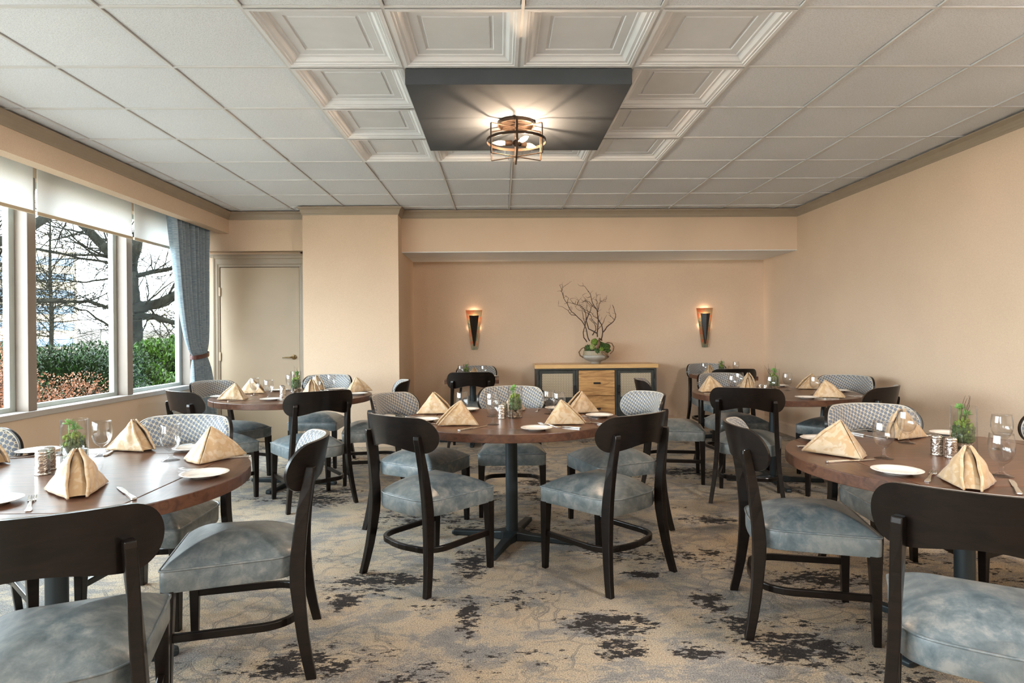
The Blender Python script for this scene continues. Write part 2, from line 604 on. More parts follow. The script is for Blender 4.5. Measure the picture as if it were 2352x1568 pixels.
M['bark'] = simple('grey_bark', (0.0090, 0.0088, 0.0066), 0.95, var=0.6, scale=8, bump=0.8, bscale=30, spec=0.03)
M['twigbark'] = simple('brown_twig_bark', (0.013, 0.010, 0.006), 0.95, var=0.3, spec=0.03)
def leafmat(name, c, var, rough=0.45):
    t = NT(name)
    g = t.n('NewGeometry')
    r = g.outputs['Random Per Island']
    lo = tuple(x * (1 - var) for x in c); hi = tuple(x * (1 + var) for x in c)
    t.base(t.ramp(r, [(0.0, lo), (0.7, c), (1.0, hi)]), rough, spec=0.12)
    return t.m
M['hedge'] = leafmat('dark_laurel_leaf', (0.0065, 0.0190, 0.0020), 0.8)
M['bright'] = leafmat('bright_laurel_leaf', (0.018, 0.042, 0.0025), 0.8)
M['pinkleaf'] = leafmat('coral_maple_leaf', (0.26, 0.115, 0.065), 0.6)
M['bud'] = leafmat('yellow_bud', (0.045, 0.040, 0.010), 0.4)
M['soil'] = simple('pale_bounce_ground', (0.50, 0.43, 0.34), 0.95, var=0.3, scale=4)  # ground kept very pale to bounce daylight up onto the ceiling
M['bankbrown'] = simple('brown_bank', (0.040, 0.029, 0.019), 0.95, var=0.5, scale=0.6)
M['concrete'] = simple('pale_concrete', (0.085, 0.078, 0.062), 0.8, var=0.08)
M['facade'] = simple('cream_facade', (0.33, 0.27, 0.20), 0.8, var=0.05)
M['bandglass'] = simple('blue_band_glass', (0.10, 0.16, 0.25), 0.2, 0.0, var=0.2)

# ------------------------------------------------------------------ room shell
CE = 2.645            # ceiling height
XL, XR = -3.61, 3.44  # window plane, right wall
YB = 7.20             # soffit beam face
YA = 8.14             # alcove back wall
YR = -3.0             # rear of the modelled room
T = 0.6096
GX, GY = 0.1107, 2.1218   # ceiling grid origin

struct(MB().box(XL - 0.15, XR + 0.15, YR, YA + 0.15, -0.12, 0.0).make('floor', M['carpet']))
struct(MB().box(XL - 0.15, XR + 0.15, YR, YA + 0.15, CE + 0.012, CE + 0.12).make('ceiling_slab', M['plaster']))

def prism_y(mb, x0, x1, y0, y1, z0, z1):
    return mb.box(x0, x1, y0, y1, z0, z1)

# walls
struct(MB().box(XR, XR + 0.15, YR, YA + 0.15, 0, CE + 0.1).make('wall_right', M['wall']))
struct(MB().box(-1.12, XR, YA, YA + 0.15, 0, 2.185).make('wall_alcove', M['wall']))
bm_ = MB().box(-1.12, XR, YB, YA + 0.15, 2.181, CE + 0.05)
struct(bm_.make('wall_beam', M['wall']))
struct(MB().box(-1.119, XR - 0.001, YB + 0.004, YA, 2.172, 2.1805).make('trim_1', M['plaster']), 'pale underside of the alcove beam')
struct(MB().box(-2.17, -1.12, 6.96, YA + 0.15, 0, CE + 0.05).make('wall_pillar', M['wall']))
dw = MB()
dw.box(XL, -2.17, 7.23, 7.60, 2.207, CE + 0.05)
dw.box(XL, -3.26, 7.35, 7.60, 0, 2.207)
dw.box(-3.26, -2.17, 7.35, 7.60, 2.06, 2.207)
dw.box(-2.32, -2.17, 7.35, 7.60, 0, 2.207)
dw.box(-3.26, -2.32, 7.42, 7.60, 0, 2.06)
struct(dw.make('wall_back', M['wall']))
# left wall below the windows, with gaps for panes
lw = MB()
lw.box(XL - 0.1, -3.50, YR, 7.35, 0, 0.645)
lw.box(XL - 0.1, -3.50, YR, 7.35, 2.44, CE + 0.05)
struct(lw.make('wall_left', M['wall']))
sl = MB().box(XL - 0.06, -3.475, YR, 7.23, 0.645, 0.690)
struct(sl.make('trim_2', M['sill_skylit'], bevel=0.004), 'window ledge')
# posts between the windows
posts = MB()
post_y = [7.15, 5.96, 4.72, 3.48, 2.24, 1.00, -0.24, -1.48, -2.72]
for y in post_y:
    posts.box(XL - 0.04, -3.50, y, y + 0.088, 0.690, 2.44)
struct(posts.make('trim_3', M['windowpaint'], bevel=0.003), 'taupe posts between the windows')
edges = post_y[:]
for i in range(len(edges) - 1):
    y1 = edges[i]; y0 = edges[i + 1] + 0.088
    w = thing('window_%d' % (i + 1), None, None, (XL, (y0 + y1) / 2, 0.69)) if False else None
    fr = MB()
    h0, h1 = 0.690, 2.44
    a = 0.055
    fr.box(XL - 0.03, XL + 0.015, y0, y0 + a, h0, h1)
    fr.box(XL - 0.03, XL + 0.015, y1 - a, y1, h0, h1)
    fr.box(XL - 0.03, XL + 0.015, y0 + a, y1 - a, h0, h0 + 0.035)
    fr.box(XL - 0.03, XL + 0.015, y0 + a, y1 - a, h1 - 0.05, h1)
    wo = struct(fr.make('window_%d' % (i + 1), M['aluminium'], bevel=0.002))
    MB().box(XL - 0.010, XL - 0.006, y0 + a, y1 - a, h0 + 0.035, h1 - 0.05).make('pane', M['pane'], wo)

struct(MB().box(XL - 0.15, XR + 0.15, YR - 0.15, YR, 0, CE + 0.1).make('wall_rear', M['wall']))
# curtain fascia along the window wall
struct(MB().box(-3.20, -3.09, YR, 7.23, 2.405, CE + 0.02).make('trim_4', M['wall']), 'beige pelmet above the blinds')

# crown moulding following a path of (x, y) points, room on the right-hand side of travel
CROWN = [(0.0, -0.085), (0.006, -0.085), (0.010, -0.072), (0.014, -0.066), (0.016, -0.052), (0.026, -0.030), (0.042, -0.014), (0.048, -0.010), (0.050, 0.0), (0.0, 0.0)]
def run_profile(mb, path, prof, z):
    n = len(path)
    P = [Vector((p[0], p[1])) for p in path]
    offs = []
    for i in range(n):
        d0 = (P[i] - P[i - 1]).normalized() if i > 0 else None
        d1 = (P[i + 1] - P[i]).normalized() if i < n - 1 else None
        if d0 is None: d0 = d1
        if d1 is None: d1 = d0
        n0 = Vector((d0.y, -d0.x)); n1 = Vector((d1.y, -d1.x))
        m = (n0 + n1)
        m.normalize()
        offs.append(m / max(0.3, m.dot(n0)))
    k = len(prof)
    vs = []
    for i in range(n):
        for a, b in prof:
            q = P[i] + offs[i] * a
            vs.append((q.x, q.y, z + b))
    fs = []
    for i in range(n - 1):
        for j in range(k):
            j2 = (j + 1) % k
            fs.append((i * k + j, i * k + j2, (i + 1) * k + j2, (i + 1) * k + j))
    fs += [tuple(range(k)), tuple(reversed(range((n - 1) * k, n * k)))]
    mb.add(vs, fs)
cr = MB()
run_profile(cr, [(-3.09, YR), (-3.09, 7.23), (-2.17, 7.23), (-2.17, 6.96), (-1.12, 6.96), (-1.12, YB), (XR, YB), (XR, YR)], CROWN, CE)
struct(cr.make('trim_5', M['trimpaint']), 'taupe crown moulding')
# baseboards
BASE = [(0.0, 0.0), (0.016, 0.0), (0.016, 0.115), (0.010, 0.128), (0.006, 0.138), (0.0, 0.138)]
bb = MB()
run_profile(bb, [(XR, YA), (XR, YR)], BASE, 0.0)
struct(bb.make('baseboard_right', M['wall']))
bb = MB()
run_profile(bb, [(-1.12, YA), (XR, YA)], BASE, 0.0)
struct(bb.make('baseboard_back', M['wall']))

# ceiling: acoustic tiles, grid bars and coffered centre tiles
cols = list(range(-6, 7))
rows = list(range(-9, 9))
coff = [(-2, 1), (-1, 1), (0, 1), (1, 1), (-2, 2), (1, 2), (-2, 3), (1, 3), (-2, 4), (-1, 4), (0, 4), (1, 4)]
hidden = [(-1, 2), (0, 2), (-1, 3), (0, 3)]
coff2 = [(c, r - 8) for c, r in coff]
hid2 = [(c, r - 8) for c, r in hidden]
# the field of lay-in tiles: one sheet with square openings under the coffers
tl = MB()
x_lo, x_hi, y_lo, y_hi = -3.2, XR + 0.05, YR, YA
for r in range(-9, 11):
    for c in range(-7, 7):
        if (c, r) in coff or (c, r) in coff2:
            continue
        x0 = max(x_lo, GX + c * T); x1 = min(x_hi, GX + (c + 1) * T)
        y0 = max(y_lo, GY + r * T); y1 = min(7.3, GY + (r + 1) * T)
        if x1 <= x0 or y1 <= y0:
            continue
        x0 += 0.0115; x1 -= 0.0115; y0 += 0.0095; y1 -= 0.0095
        tl.quad((x0, y0, CE + 0.014), (x1, y0, CE + 0.014), (x1, y1, CE + 0.014), (x0, y1, CE + 0.014))
ceil = struct(tl.make('ceiling', M['tile']))
g = MB()
for c in range(-6, 7):
    x = GX + c * T
    if x_lo < x < x_hi:
        g.box(x - 0.0075, x + 0.0075, YR, YB, CE + 0.006, CE + 0.020)
for r in range(-8, 9):
    y = GY + r * T
    if y < YB:
        g.box(-3.2, XR, y - 0.0075, y + 0.0075, CE + 0.0065, CE + 0.020)
struct(g.make('trim_6', M['grid']), 'white ceiling grid bars')
def coffer_mesh():
    mb = MB()
    h = T / 2 - 0.006
    prof = [(0, 0.004), (0.018, 0.004), (0.020, 0.010), (0.030, 0.011), (0.034, 0.020), (0.048, 0.024), (0.060, 0.045), (0.066, 0.052), (0.078, 0.054), (0.082, 0.062), (0.125, 0.064), (0.128, 0.072), (0.142, 0.074), (0.146, 0.066), (0.150, 0.066)]
    vs = []
    for d, z in prof:
        q = h - d
        z = 0.004 + (z - 0.004) * 0.60
        vs += [(-q, -q, z), (q, -q, z), (q, q, z), (-q, q, z)]
    fs = []
    for j in range(len(prof) - 1):
        for k in range(4):
            k2 = (k + 1) % 4
            fs.append((j * 4 + k, j * 4 + k2, (j + 1) * 4 + k2, (j + 1) * 4 + k))
    fs.append(tuple((len(prof) - 1) * 4 + k for k in range(4)))
    mb.add(vs, fs)
    return mb
cm = None
for c, r in coff + coff2:
    if cm is None:
        cm = coffer_mesh().make('coffer_tile', M['plaster'], ceil)
        co = cm
    else:
        co = cm.copy(); COL.objects.link(co)
    co.location = (GX + (c + .5) * T, GY + (r + .5) * T, CE)
# slab openings over coffers are simply the void above the tiles
bpy.data.objects['ceiling_slab'].location.z = 0.10
bpy.data.objects['ceiling_slab'].name = 'ceiling_deck'
bpy.data.objects['ceiling_deck']['label'] = 'slab above the hung ceiling'

# door
dr = MB().box(-3.245, -2.335, 7.352, 7.392, 0.008, 2.03).make('door_1', M['doorpaint'], bevel=0.002)
struct(dr, 'flat beige door')
hd = MB()
hd.lathe([(0.028, 0.0), (0.028, 0.010), (0.012, 0.016), (0.011, 0.045)], 20)
o = hd.make('rosette', M['brass'], dr, smooth=False, auto=40)
o.rotation_euler = (R(90), 0, 0); o.location = (-2.40, 7.352, 0.985)
lv = MB().tube([(0, 0, 0), (0, -0.045, 0), (-0.02, -0.052, 0), (-0.12, -0.052, -0.004)], [0.009, 0.009, 0.009, 0.006], 10)
o = lv.make('handle', M['brass'], dr, smooth=True); o.location = (-2.40, 7.352, 0.985)
for z in (1.75, 1.0, 0.25):
    MB().box(-3.262, -3.240, 7.335, 7.352, z - 0.05, z + 0.05).make('hinge', M['doorpaint'], dr, bevel=0.002)
# casing
cs = MB()
def casing(mb, x0, x1, y, z0, z1):
    mb.box(x0, x1, y - 0.012, y + 0.001, z0, z1)
CAS = [(0.0, 0.0), (0.0, -0.012), (0.020, -0.014), (0.026, -0.020), (0.040, -0.022), (0.070, -0.024), (0.076, -0.030), (0.095, -0.036), (0.110, -0.036), (0.112, 0.0)]
def casing_run(mb, side):
    # side: list of (inner corner path); profile grows outwards
    vs = []; k = len(CAS)
    for (ix, iz, ox, oz) in side:
        for a, b in CAS:
            vs.append((ix + ox * a, 7.352 + b, iz + oz * a))
    fs = []
    for i in range(len(side) - 1):
        for j in range(k):
            j2 = (j + 1) % k
            fs.append((i * k + j, i * k + j2, (i + 1) * k + j2, (i + 1) * k + j))
    mb.add(vs, fs)
casing_run(cs, [(-3.25, 0.0, -0.62, 0), (-3.25, 2.035, -0.62, 1.3), (-2.33, 2.035, 1.0, 1.3), (-2.33, 0.0, 1.0, 0)])
cs.box(-3.262, -3.247, 7.345, 7.40, 0, 2.04)
struct(cs.make('trim_7', M['doortrim']), 'moulded taupe door casing')
# extra moulding over the casing head
MBh = MB().box(-3.36, -2.17, 7.300, 7.352, 2.165, 2.180).box(-3.36, -2.17, 7.320, 7.352, 2.150, 2.165)
struct(MBh.make('trim_8', M['doortrim']), 'moulding over the door head')

# ------------------------------------------------------------------ roller blinds, curtain
blind_spans = [(5.94, 7.13), (4.705, 5.915), (3.465, 4.68), (2.22, 3.44), (0.98, 2.20), (-0.26, 0.96)]
blind_lab = ['white roller blind half hidden by the blue curtain, farthest of the row',
             'widest visible white roller blind over the middle window pane',
             'white roller blind at the left edge, over the window nearest the camera', 'white roller blind over the second window counted from the camera side',
             'white roller blind right beside the camera', 'white roller blind over the window behind the camera']
for (y0, y1), lab in zip(blind_spans, blind_lab):
    t = thing('roller_blind', lab, 'blind', (-3.42, (y0 + y1) / 2, 2.155), 0, 'roller blinds on the window wall')
    L = (y1 - y0) / 2
    MB().box(-0.0015, 0.0015, -L + 0.008, L - 0.008, 0.012, 0.40).make('blind_fabric', M['blind'], t)
    b = MB().box(-0.009, 0.009, -L, L, -0.012, 0.014).make('hem_bar', M['hem'], t, bevel=0.004)
    b = MB().tube([(0, -L, 0.415), (0, L, 0.415)], 0.028, 14).make('roller', M['hem'], t, auto=40)

def build_curtain():
    t = thing('curtain', 'blue-grey linen curtain gathered by a dark tieback in the window corner', 'curtain', (-3.275, 6.80, 0))
    z_top, z_tie = 2.56, 1.03
    def edge(z):
        # left and right limits of the cloth along the wall, depth scale
        if z >= z_tie:
            s = (z - z_tie) / (z_top - z_tie)
            l = 6.74 - 0.45 * s ** 0.52
            r = 7.02 + 0.15 * min(1, s * 1.8) ** 0.6
            f = 0.35 + 0.65 * min(1, s * 1.2)
        else:
            s = 1 - z / z_tie
            l = 6.74 - 0.10 * s ** 0.5
            r = 7.02 + 0.16 * s ** 0.5
            f = 0.35 + 0.5 * s
        return l, r, f
    nf = 9
    def fn(u, v):
        z = 0.02 + v * (z_top - 0.02)
        l, r, f = edge(z)
        y = l + (r - l) * u
        ph = u * nf * 2 * PI
        x = math.sin(ph + 0.6 * math.sin(u * 9)) * 0.062 * f * (0.60 + 0.40 * math.sin(u * 7 + 1) ** 2)
        x += 0.03 * math.sin(z * 2.2) * u
        if z < z_tie: x += 0.03 * math.sin((1 - z / z_tie) * 2)
        pinch = math.exp(-((z - z_tie) / 0.10) ** 2)
        x = x * (1 - 0.45 * pinch) + 0.035 * pinch * math.sin(PI * u)
        y += 0.010 * math.cos(ph) * f
        return (x, y - 6.80, z)
    c = MB().grid(fn, 150, 70).make('curtain_cloth', M['curtain'], t, smooth=True)
    md = c.modifiers.new('s', 'SOLIDIFY'); md.thickness = 0.003
    # tieback
    pts = []
    for k in range(25):
        a = 2 * PI * k / 24
        pts.append((0.01 + 0.070 * math.sin(a), 0.080 + 0.158 * math.cos(a), 1.03 + 0.02 * math.cos(a)))
    secs = []
    for k in range(25):
        a = 2 * PI * k / 24
        secs.append(((0.003 * math.sin(a), 0.003 * math.cos(a), 0), (0, 0, 0.022)))
    tb = MB().sweep(pts, secs).make('tieback', M['oxblood'], t, auto=50)
    MB().box(0.070, 0.084, 0.105, 0.135, 1.012, 1.05).make('buckle', M['brass'], tb, bevel=0.003)
build_curtain()

# ------------------------------------------------------------------ chairs
def arc_pts(path, rad):
    return path
def back_geo(s):
    """plan position and normal of the back at arc parameter s in [-1, 1]"""
    A = R(52)
    Rr = 0.250 / math.sin(A)
    a = s * A
    x = Rr * math.sin(a)
    y = -0.292 + Rr * (1 - math.cos(a))
    return x, y, math.sin(a), -math.cos(a)    # outward normal (nx, ny) points backwards
def back_lim(s):
    u = abs(s)
    top = 0.843 - 0.012 * u * u
    bot = 0.700 - 0.036 * (0.5 - 0.5 * math.cos(PI * min(1, u / 0.78)))
    mid = 0.748
    k = 0.68
    if u > k:
        e = math.sqrt(max(0.0, 1 - ((u - k) / (1 - k)) ** 2.1))
        top = mid + (top - mid) * e
        bot = mid + (bot - mid) * e
    return bot, top
def seat_outline(n=64, inset=0.0):
    pts = []
    fw, fy, rw, ry = 0.231 - inset, 0.237 - inset, 0.196 - inset, -0.212 + inset
    corners = [((fw, fy), 0.022), ((-fw, fy), 0.022), ((-rw, ry), 0.095), ((rw, ry), 0.095)]
    m = len(corners)
    for i in range(m):
        (cx, cy), r = corners[i]
        P = Vector((cx, cy)); A = Vector(corners[i - 1][0]); B = Vector(corners[(i + 1) % m][0])
        d0 = (P - A).normalized(); d1 = (B - P).normalized()
        a = P - d0 * r; b = P + d1 * r
        k = 3 if r < 0.05 else 10
        for j in range(k + 1):
            q = j / k
            pts.append(((a * (1 - q) ** 2) + (P * 2 * q * (1 - q)) + (b * q * q)))
        # points along the straight edge to the next corner
        r2 = corners[(i + 1) % m][1]
        e = B - d1 * r2
        for j in range(1, 8):
            q = j / 8
            pts.append(b * (1 - q) + e * q)
    return [Vector((p.x, p.y - (0.018 * (1 - (p.x / rw) ** 2) if p.y < -0.15 else 0))) for p in pts]

def build_chair():
    t = thing('dining_chair', 'x', 'chair', (0, 0, 0), 0, 'dining chairs around the tables')
    # seat cushion
    ol = seat_outline()
    n = len(ol)
    cen = Vector((0, 0.02))
    vs = []
    rings = []
    def ring(sc, z):
        st = len(vs)
        for p in ol:
            q = cen + (p - cen) * sc
            vs.append((q.x, q.y, z))
        rings.append(st)
    ring(0.97, 0.352); ring(0.985, 0.350); ring(1.0, 0.357); ring(1.003, 0.39); ring(1.0, 0.424); ring(0.990, 0.430)
    for k in range(1, 11):
        r = 1 - k / 11.0
        ring(r * 0.99, 0.430 + 0.072 * (1 - r ** 2.3) * (0.96 + 0.04 * r) + 0.004 * (1 - r))
    fs = []
    for a, b in zip(rings[:-1], rings[1:]):
        for k in range(n):
            k2 = (k + 1) % n
            fs.append((a + k, a + k2, b + k2, b + k))
    vs.append((cen.x, cen.y, 0.503)); c = len(vs) - 1
    a = rings[-1]
    for k in range(n):
        fs.append((a + k, a + (k + 1) % n, c))
    fs.append(tuple(reversed(range(n))))
    st = MB().add(vs, fs).make('seat', M['leather'], t, auto=50)
    pp = [(q.x * 1.004, cen.y + (q.y - cen.y) * 1.004, 0.428) for q in ol]
    pp.append(pp[0])
    MB().tube(pp, 0.0042, 6, caps=False).make('piping', M['leather'], st, smooth=True)
    # wooden back shell
    NU, NV = 40, 8
    def shell(off, bul=0.0, ins=0.0, z0=0.0):
        def fn(u, v):
            s0 = math.sin(PI / 2 * (2 * u - 1))
            s = s0 * (1 - ins * 0.9)
            x, y, nx, ny = back_geo(s)
            b, tp = back_lim(s0)
            b += ins * 0.06; tp -= ins * 0.06
            if tp < b: tp = b = (tp + b) / 2
            z = b + (tp - b) * v
            lean = -(z - 0.70) * 0.20
            e = (4 * v * (1 - v)) ** 0.35 * max(0.0, 1 - abs(s0) ** 6) ** 0.5
            o = off - bul * e
            return (x + nx * o, y + ny * o + lean, z)
        return fn
    mb = MB()
    fo, fi = shell(0.0075), shell(-0.0075)
    go = [[fo(i / NU, j / NV) for i in range(NU + 1)] for j in range(NV + 1)]
    gi = [[fi(i / NU, j / NV) for i in range(NU + 1)] for j in range(NV + 1)]
    w = NU + 1
    vs = [p for row in go for p in row] + [p for row in gi for p in row]
    o2 = w * (NV + 1)
    fs = []
    for j in range(NV):
        for i in range(NU):
            a = j * w + i
            fs.append((a, a + 1, a + w + 1, a + w))
            fs.append((o2 + a, o2 + a + w, o2 + a + w + 1, o2 + a + 1))
    per = [i for i in range(w)] + [j * w + NU for j in range(1, NV + 1)] + [NV * w + i for i in range(NU - 1, -1, -1)] + [j * w for j in range(NV - 1, 0, -1)]
    for k in range(len(per)):
        a, b = per[k], per[(k + 1) % len(per)]
        fs.append((a, b, o2 + b, o2 + a))
    mb.add(vs, fs)
    bk = mb.make('backrest', M['espresso'], t, weld=True, auto=45, bevel=0.003)
    # patterned pad on the sitter's side
    mb = MB()
    f1 = shell(-0.0075, 0.030, 0.04)
    def uvf(u, v):
        s = math.sin(PI / 2 * (2 * u - 1))
        b, tp = back_lim(s)
        return (s * 0.29, b + (tp - b) * v)
    mb.grid(f1, 44, 14, uvf)
    f0 = shell(-0.0070, 0.0, 0.04)
    pad = mb.make('back_pad', M['fabric'], t, smooth=True)
    # welt around the pad
    wl = []
    for i in range(45): wl.append(f1(i / 44, 0))
    for i in range(44, -1, -1): wl.append(f1(i / 44, 1))
    wl.append(wl[0])
    MB().tube(wl, 0.0035, 5, caps=False).make('welt', M['fabric_plain'], pad, smooth=True)
    # front legs
    for s in (-1, 1):
        mb = MB()
        P = [(s * 0.2105, 0.2160, 0.0), (s * 0.2080, 0.2150, 0.19), (s * 0.2055, 0.2120, 0.356)]
        W = [0.0140, 0.0180, 0.0220]
        mb.sweep(P, [((w_, 0, 0), (0, w_, 0)) for w_ in W])
        mb.make('leg', M['espresso'], t, bevel=0.003)
    # rear legs run up into posts that carry the back
    for s in (-1, 1):
        ctrl = [(0.247, -0.262, 0.0, 0.014, 0.018), (0.237, -0.247, 0.07, 0.0145, 0.019), (0.226, -0.233, 0.15, 0.015, 0.021), (0.2155, -0.222, 0.24, 0.0155, 0.023),
                (0.2080, -0.215, 0.32, 0.016, 0.026), (0.2040, -0.2135, 0.38, 0.016, 0.027), (0.2010, -0.2165, 0.44, 0.016, 0.026), (0.1975, -0.225, 0.52, 0.0155, 0.024),
                (0.1940, -0.236, 0.60, 0.015, 0.022), (0.1905, -0.2505, 0.68, 0.015, 0.020), (0.1885, -0.2605, 0.735, 0.015, 0.0185), (0.1880, -0.2625, 0.752, 0.0145, 0.0150)]
        mb = MB()
        pts = [(s * c[0], c[1], c[2]) for c in ctrl]
        secs = []
        for c in ctrl:
            lo = max(0, min(1, (c[2] - 0.5) / 0.2))
            an = s * (0.35 * lo)
            secs.append(((c[3] * math.cos(an), c[3] * math.sin(an), 0), (-c[4] * math.sin(an), c[4] * math.cos(an), 0)))
        mb.sweep(pts, secs)
        mb.make('leg', M['espresso'], t, bevel=0.004)
    # bent stretcher from the front legs round behind
    sp = [(0.205, 0.205), (0.204, 0.05), (0.203, -0.08)]
    cx = 0.203; k = 10
    path = list(sp)
    for j in range(1, k + 1):
        a = (PI / 2) * j / k
        path.append((0.203 - 0.095 * (1 - math.cos(a)), -0.08 - 0.125 * math.sin(a)))
    path.append((0.05, -0.218)); path.append((0, -0.222))
    full = [(x, y, 0.185) for x, y in path] + [(-x, y, 0.185) for x, y in reversed(path[:-1])]
    secs = []
    for i in range(len(full)):
        a = Vector(full[min(i + 1, len(full) - 1)]) - Vector(full[max(0, i - 1)])
        a.normalize()
        secs.append((Vector((-a.y, a.x, 0)) * 0.010, Vector((0, 0, 0.0145))))
    MB().sweep(full, secs).make('stretcher', M['espresso'], t, bevel=0.004)
    return t
M['fabric_plain'] = simple('cream_welt', (0.42, 0.40, 0.36), 0.5, var=0.05)

# x, y, heading (0 = facing away from the camera, clockwise), label
CHAIRS = [
 (-0.365, 3.308, 41.6, 'dark-backed chair at the centre table, front left, its back to the camera'),
 (0.526, 3.277, -39.2, 'dark-backed chair at the centre table, front right, its back to the camera'),
 (0.075, 4.446, 181.0, 'chair facing the camera behind the centre table, patterned pad behind the glass vase'),
 (-0.523, 4.105, 117.5, 'chair at the left rear of the centre table, patterned pad turned to the camera'),
 (0.732, 4.051, -108.9, 'chair at the right rear of the centre table with brightly lit white patterned pad'),
 (1.302, 2.686, 103.8, 'chair seen side-on at the left of the right front table, seat pointing right'),
 (1.338, 1.736, 33.5, 'large chair cut off by the lower right corner, wooden back to the camera'),
 (1.946, 3.072, 182.3, 'chair behind the right front table with wide patterned back facing the camera'),
 (2.52, 2.78, -115.0, 'chair whose leg alone shows under the right front table, by the right edge'),
 (-1.164, 1.685, -22.4, 'large chair cut off by the lower left corner, wooden back to the camera'),
 (-1.005, 2.454, -103.9, 'chair seen side-on at the right of the left front table, seat pointing left'),
 (-1.564, 2.894, 183.6, 'chair behind the left front table with wide patterned back facing the camera'),
 (-2.17, 2.53, 133.0, 'chair cut by the left picture edge, patterned pad under the window ledge'),
 (-1.427, 4.727, -35.1, 'dark-backed chair in front of the table by the curtain, its back to the camera'),
 (-2.184, 4.831, 41.2, 'dark-backed chair left of the table by the curtain, in front of the window ledge'),
 (-2.340, 5.493, 114.9, 'patterned chair beside the blue curtain, at the left of the door table'),
 (-1.738, 6.082, 184.0, 'patterned chair against the pillar, behind the table by the curtain'),
 (-1.109, 5.42, -100.0, 'chair seen edge-on right of the table by the curtain, left of the alcove'),
 (1.841, 4.652, 24.0, 'dark-backed chair in front of the table by the right wall, its back to the camera'),
 (1.463, 5.307, 102.0, 'chair left of the table by the right wall, its pad in front of the sideboard'),
 (2.120, 5.715, 172.0, 'patterned chair behind the table by the right wall, below the alcove corner table'),
 (2.878, 5.368, -128.0, 'patterned chair near the right wall, right rear of the wall-side table'),
 (2.590, 4.627, -40.0, 'dark-backed chair with back to the right wall, right front of the wall-side table'),
 (-0.313, 6.80, 0.0, 'dark-backed chair in front of the small alcove table below the left wall lamp'),
 (-0.30, 7.56, 180.0, 'patterned chair against the alcove wall below the left wall lamp'),
 (2.51, 6.93, 0.0, 'dark-backed chair in front of the small table in the right alcove corner'),
 (2.56, 7.58, 181.0, 'patterned chair against the alcove wall below the right wall lamp'),
]
chair0 = build_chair()
for i, (x, y, h, lab) in enumerate(CHAIRS):
    c = chair0 if i == 0 else copy_tree(chair0)
    c.location = (x, y, 0)
    c.rotation_euler = (0, 0, R(-h))
    c['label'] = lab

# ------------------------------------------------------------------ tables
TT = 0.732
def leaf_poly(x0, rad):
    pts = []
    y0 = math.sqrt(max(0, rad * rad - x0 * x0))
    a0 = math.atan2(y0, x0)
    k = 28
    for j in range(k + 1):
        a = -a0 + 2 * a0 * j / k
        pts.append((rad * math.cos(a), rad * math.sin(a)))
    return pts
def slab(mb, pts, z0, z1):
    n = len(pts)
    vs = [(p[0], p[1], z0) for p in pts] + [(p[0], p[1], z1) for p in pts]
    fs = [tuple(reversed(range(n))), tuple(range(n, 2 * n))] + [(k, (k + 1) % n, n + (k + 1) % n, n + k) for k in range(n)]
    return mb.add(vs, fs)
def pedestal(t, rot):
    MB().lathe([(0.036, 0.035), (0.036, TT - 0.052)], 28).make('pole', M['iron'], t, auto=40)
    MB().lathe([(0.155, TT - 0.052), (0.155, TT - 0.046)], 28).make('top_plate', M['iron'], t, auto=40)
    mb = MB()
    for k in range(4):
        a = rot + k * PI / 2
        d = Vector((math.cos(a), math.sin(a), 0)); w = Vector((-d.y, d.x, 0))
        pts = [d * r + Vector((0, 0, z)) for r, z in ((0.0, 0.030), (0.06, 0.030), (0.12, 0.024), (0.25, 0.020), (0.37, 0.016), (0.385, 0.013))]
        secs = [(w * a_, Vector((0, 0, b_))) for a_, b_ in ((0.045, 0.028), (0.042, 0.026), (0.026, 0.020), (0.024, 0.016), (0.024, 0.014), (0.018, 0.010))]
        mb.sweep(pts, secs)
    mb.make('base', M['iron'], t, bevel=0.006)
def round_table(x, y, lab, rot, drop=False, rad=0.646, h=0.457):
    t = thing('round_table', lab, 'table', (x, y, 0), 0, 'round walnut tables with four flip-up leaves')
    e = math.sqrt(max(0, rad * rad - h * h))
    tp = MB(); slab(tp, [(-h + .001, -h + .001), (h - .001, -h + .001), (h - .001, h - .001), (-h + .001, h - .001)], TT - 0.045, TT)
    tp.make('tabletop', M['walnut'], t, bevel=0.003)
    for k in range(4):
        if drop and k == 1:
            # this leaf is folded down out of sight
            lf = MB(); slab(lf, [(p[0] , p[1]) for p in leaf_poly(h + 0.0012, rad)], TT - 0.045, TT)
            o = lf.make('leaf', M['walnut_leaf'], t, bevel=0.003)
            o.matrix_local = (Matrix.Translation((0, h - 0.195, TT - 0.051)) @ Matrix.Rotation(R(180), 4, 'X') @ Matrix.Rotation(PI / 2, 4, 'Z') @ Matrix.Translation((-h - 0.19, 0, -TT + 0.045)))
            continue
        lf = MB(); slab(lf, leaf_poly(h + 0.0012, rad), TT - 0.045, TT)
        o = lf.make('leaf', M['walnut_leaf'] if k % 2 == 0 else M['walnut_leaf'], t, bevel=0.003)
        o.rotation_euler = (0, 0, k * PI / 2)
    pedestal(t, rot)
    return t
round_table(0.06, 3.78, 'round walnut table on a black cross pedestal in the middle of the room', R(-18), drop=True)
round_table(-1.597, 2.281, 'round walnut table by the windows at the left edge, nearest the camera', R(30))
round_table(1.82, 2.44, 'round walnut table cut by the right picture edge, nearest the camera', R(25))
round_table(-1.743, 5.30, 'round walnut table in front of the beige door and blue curtain', R(-12))
round_table(2.25, 5.14, 'round walnut table beside the bare right wall, behind the front one', R(-8))
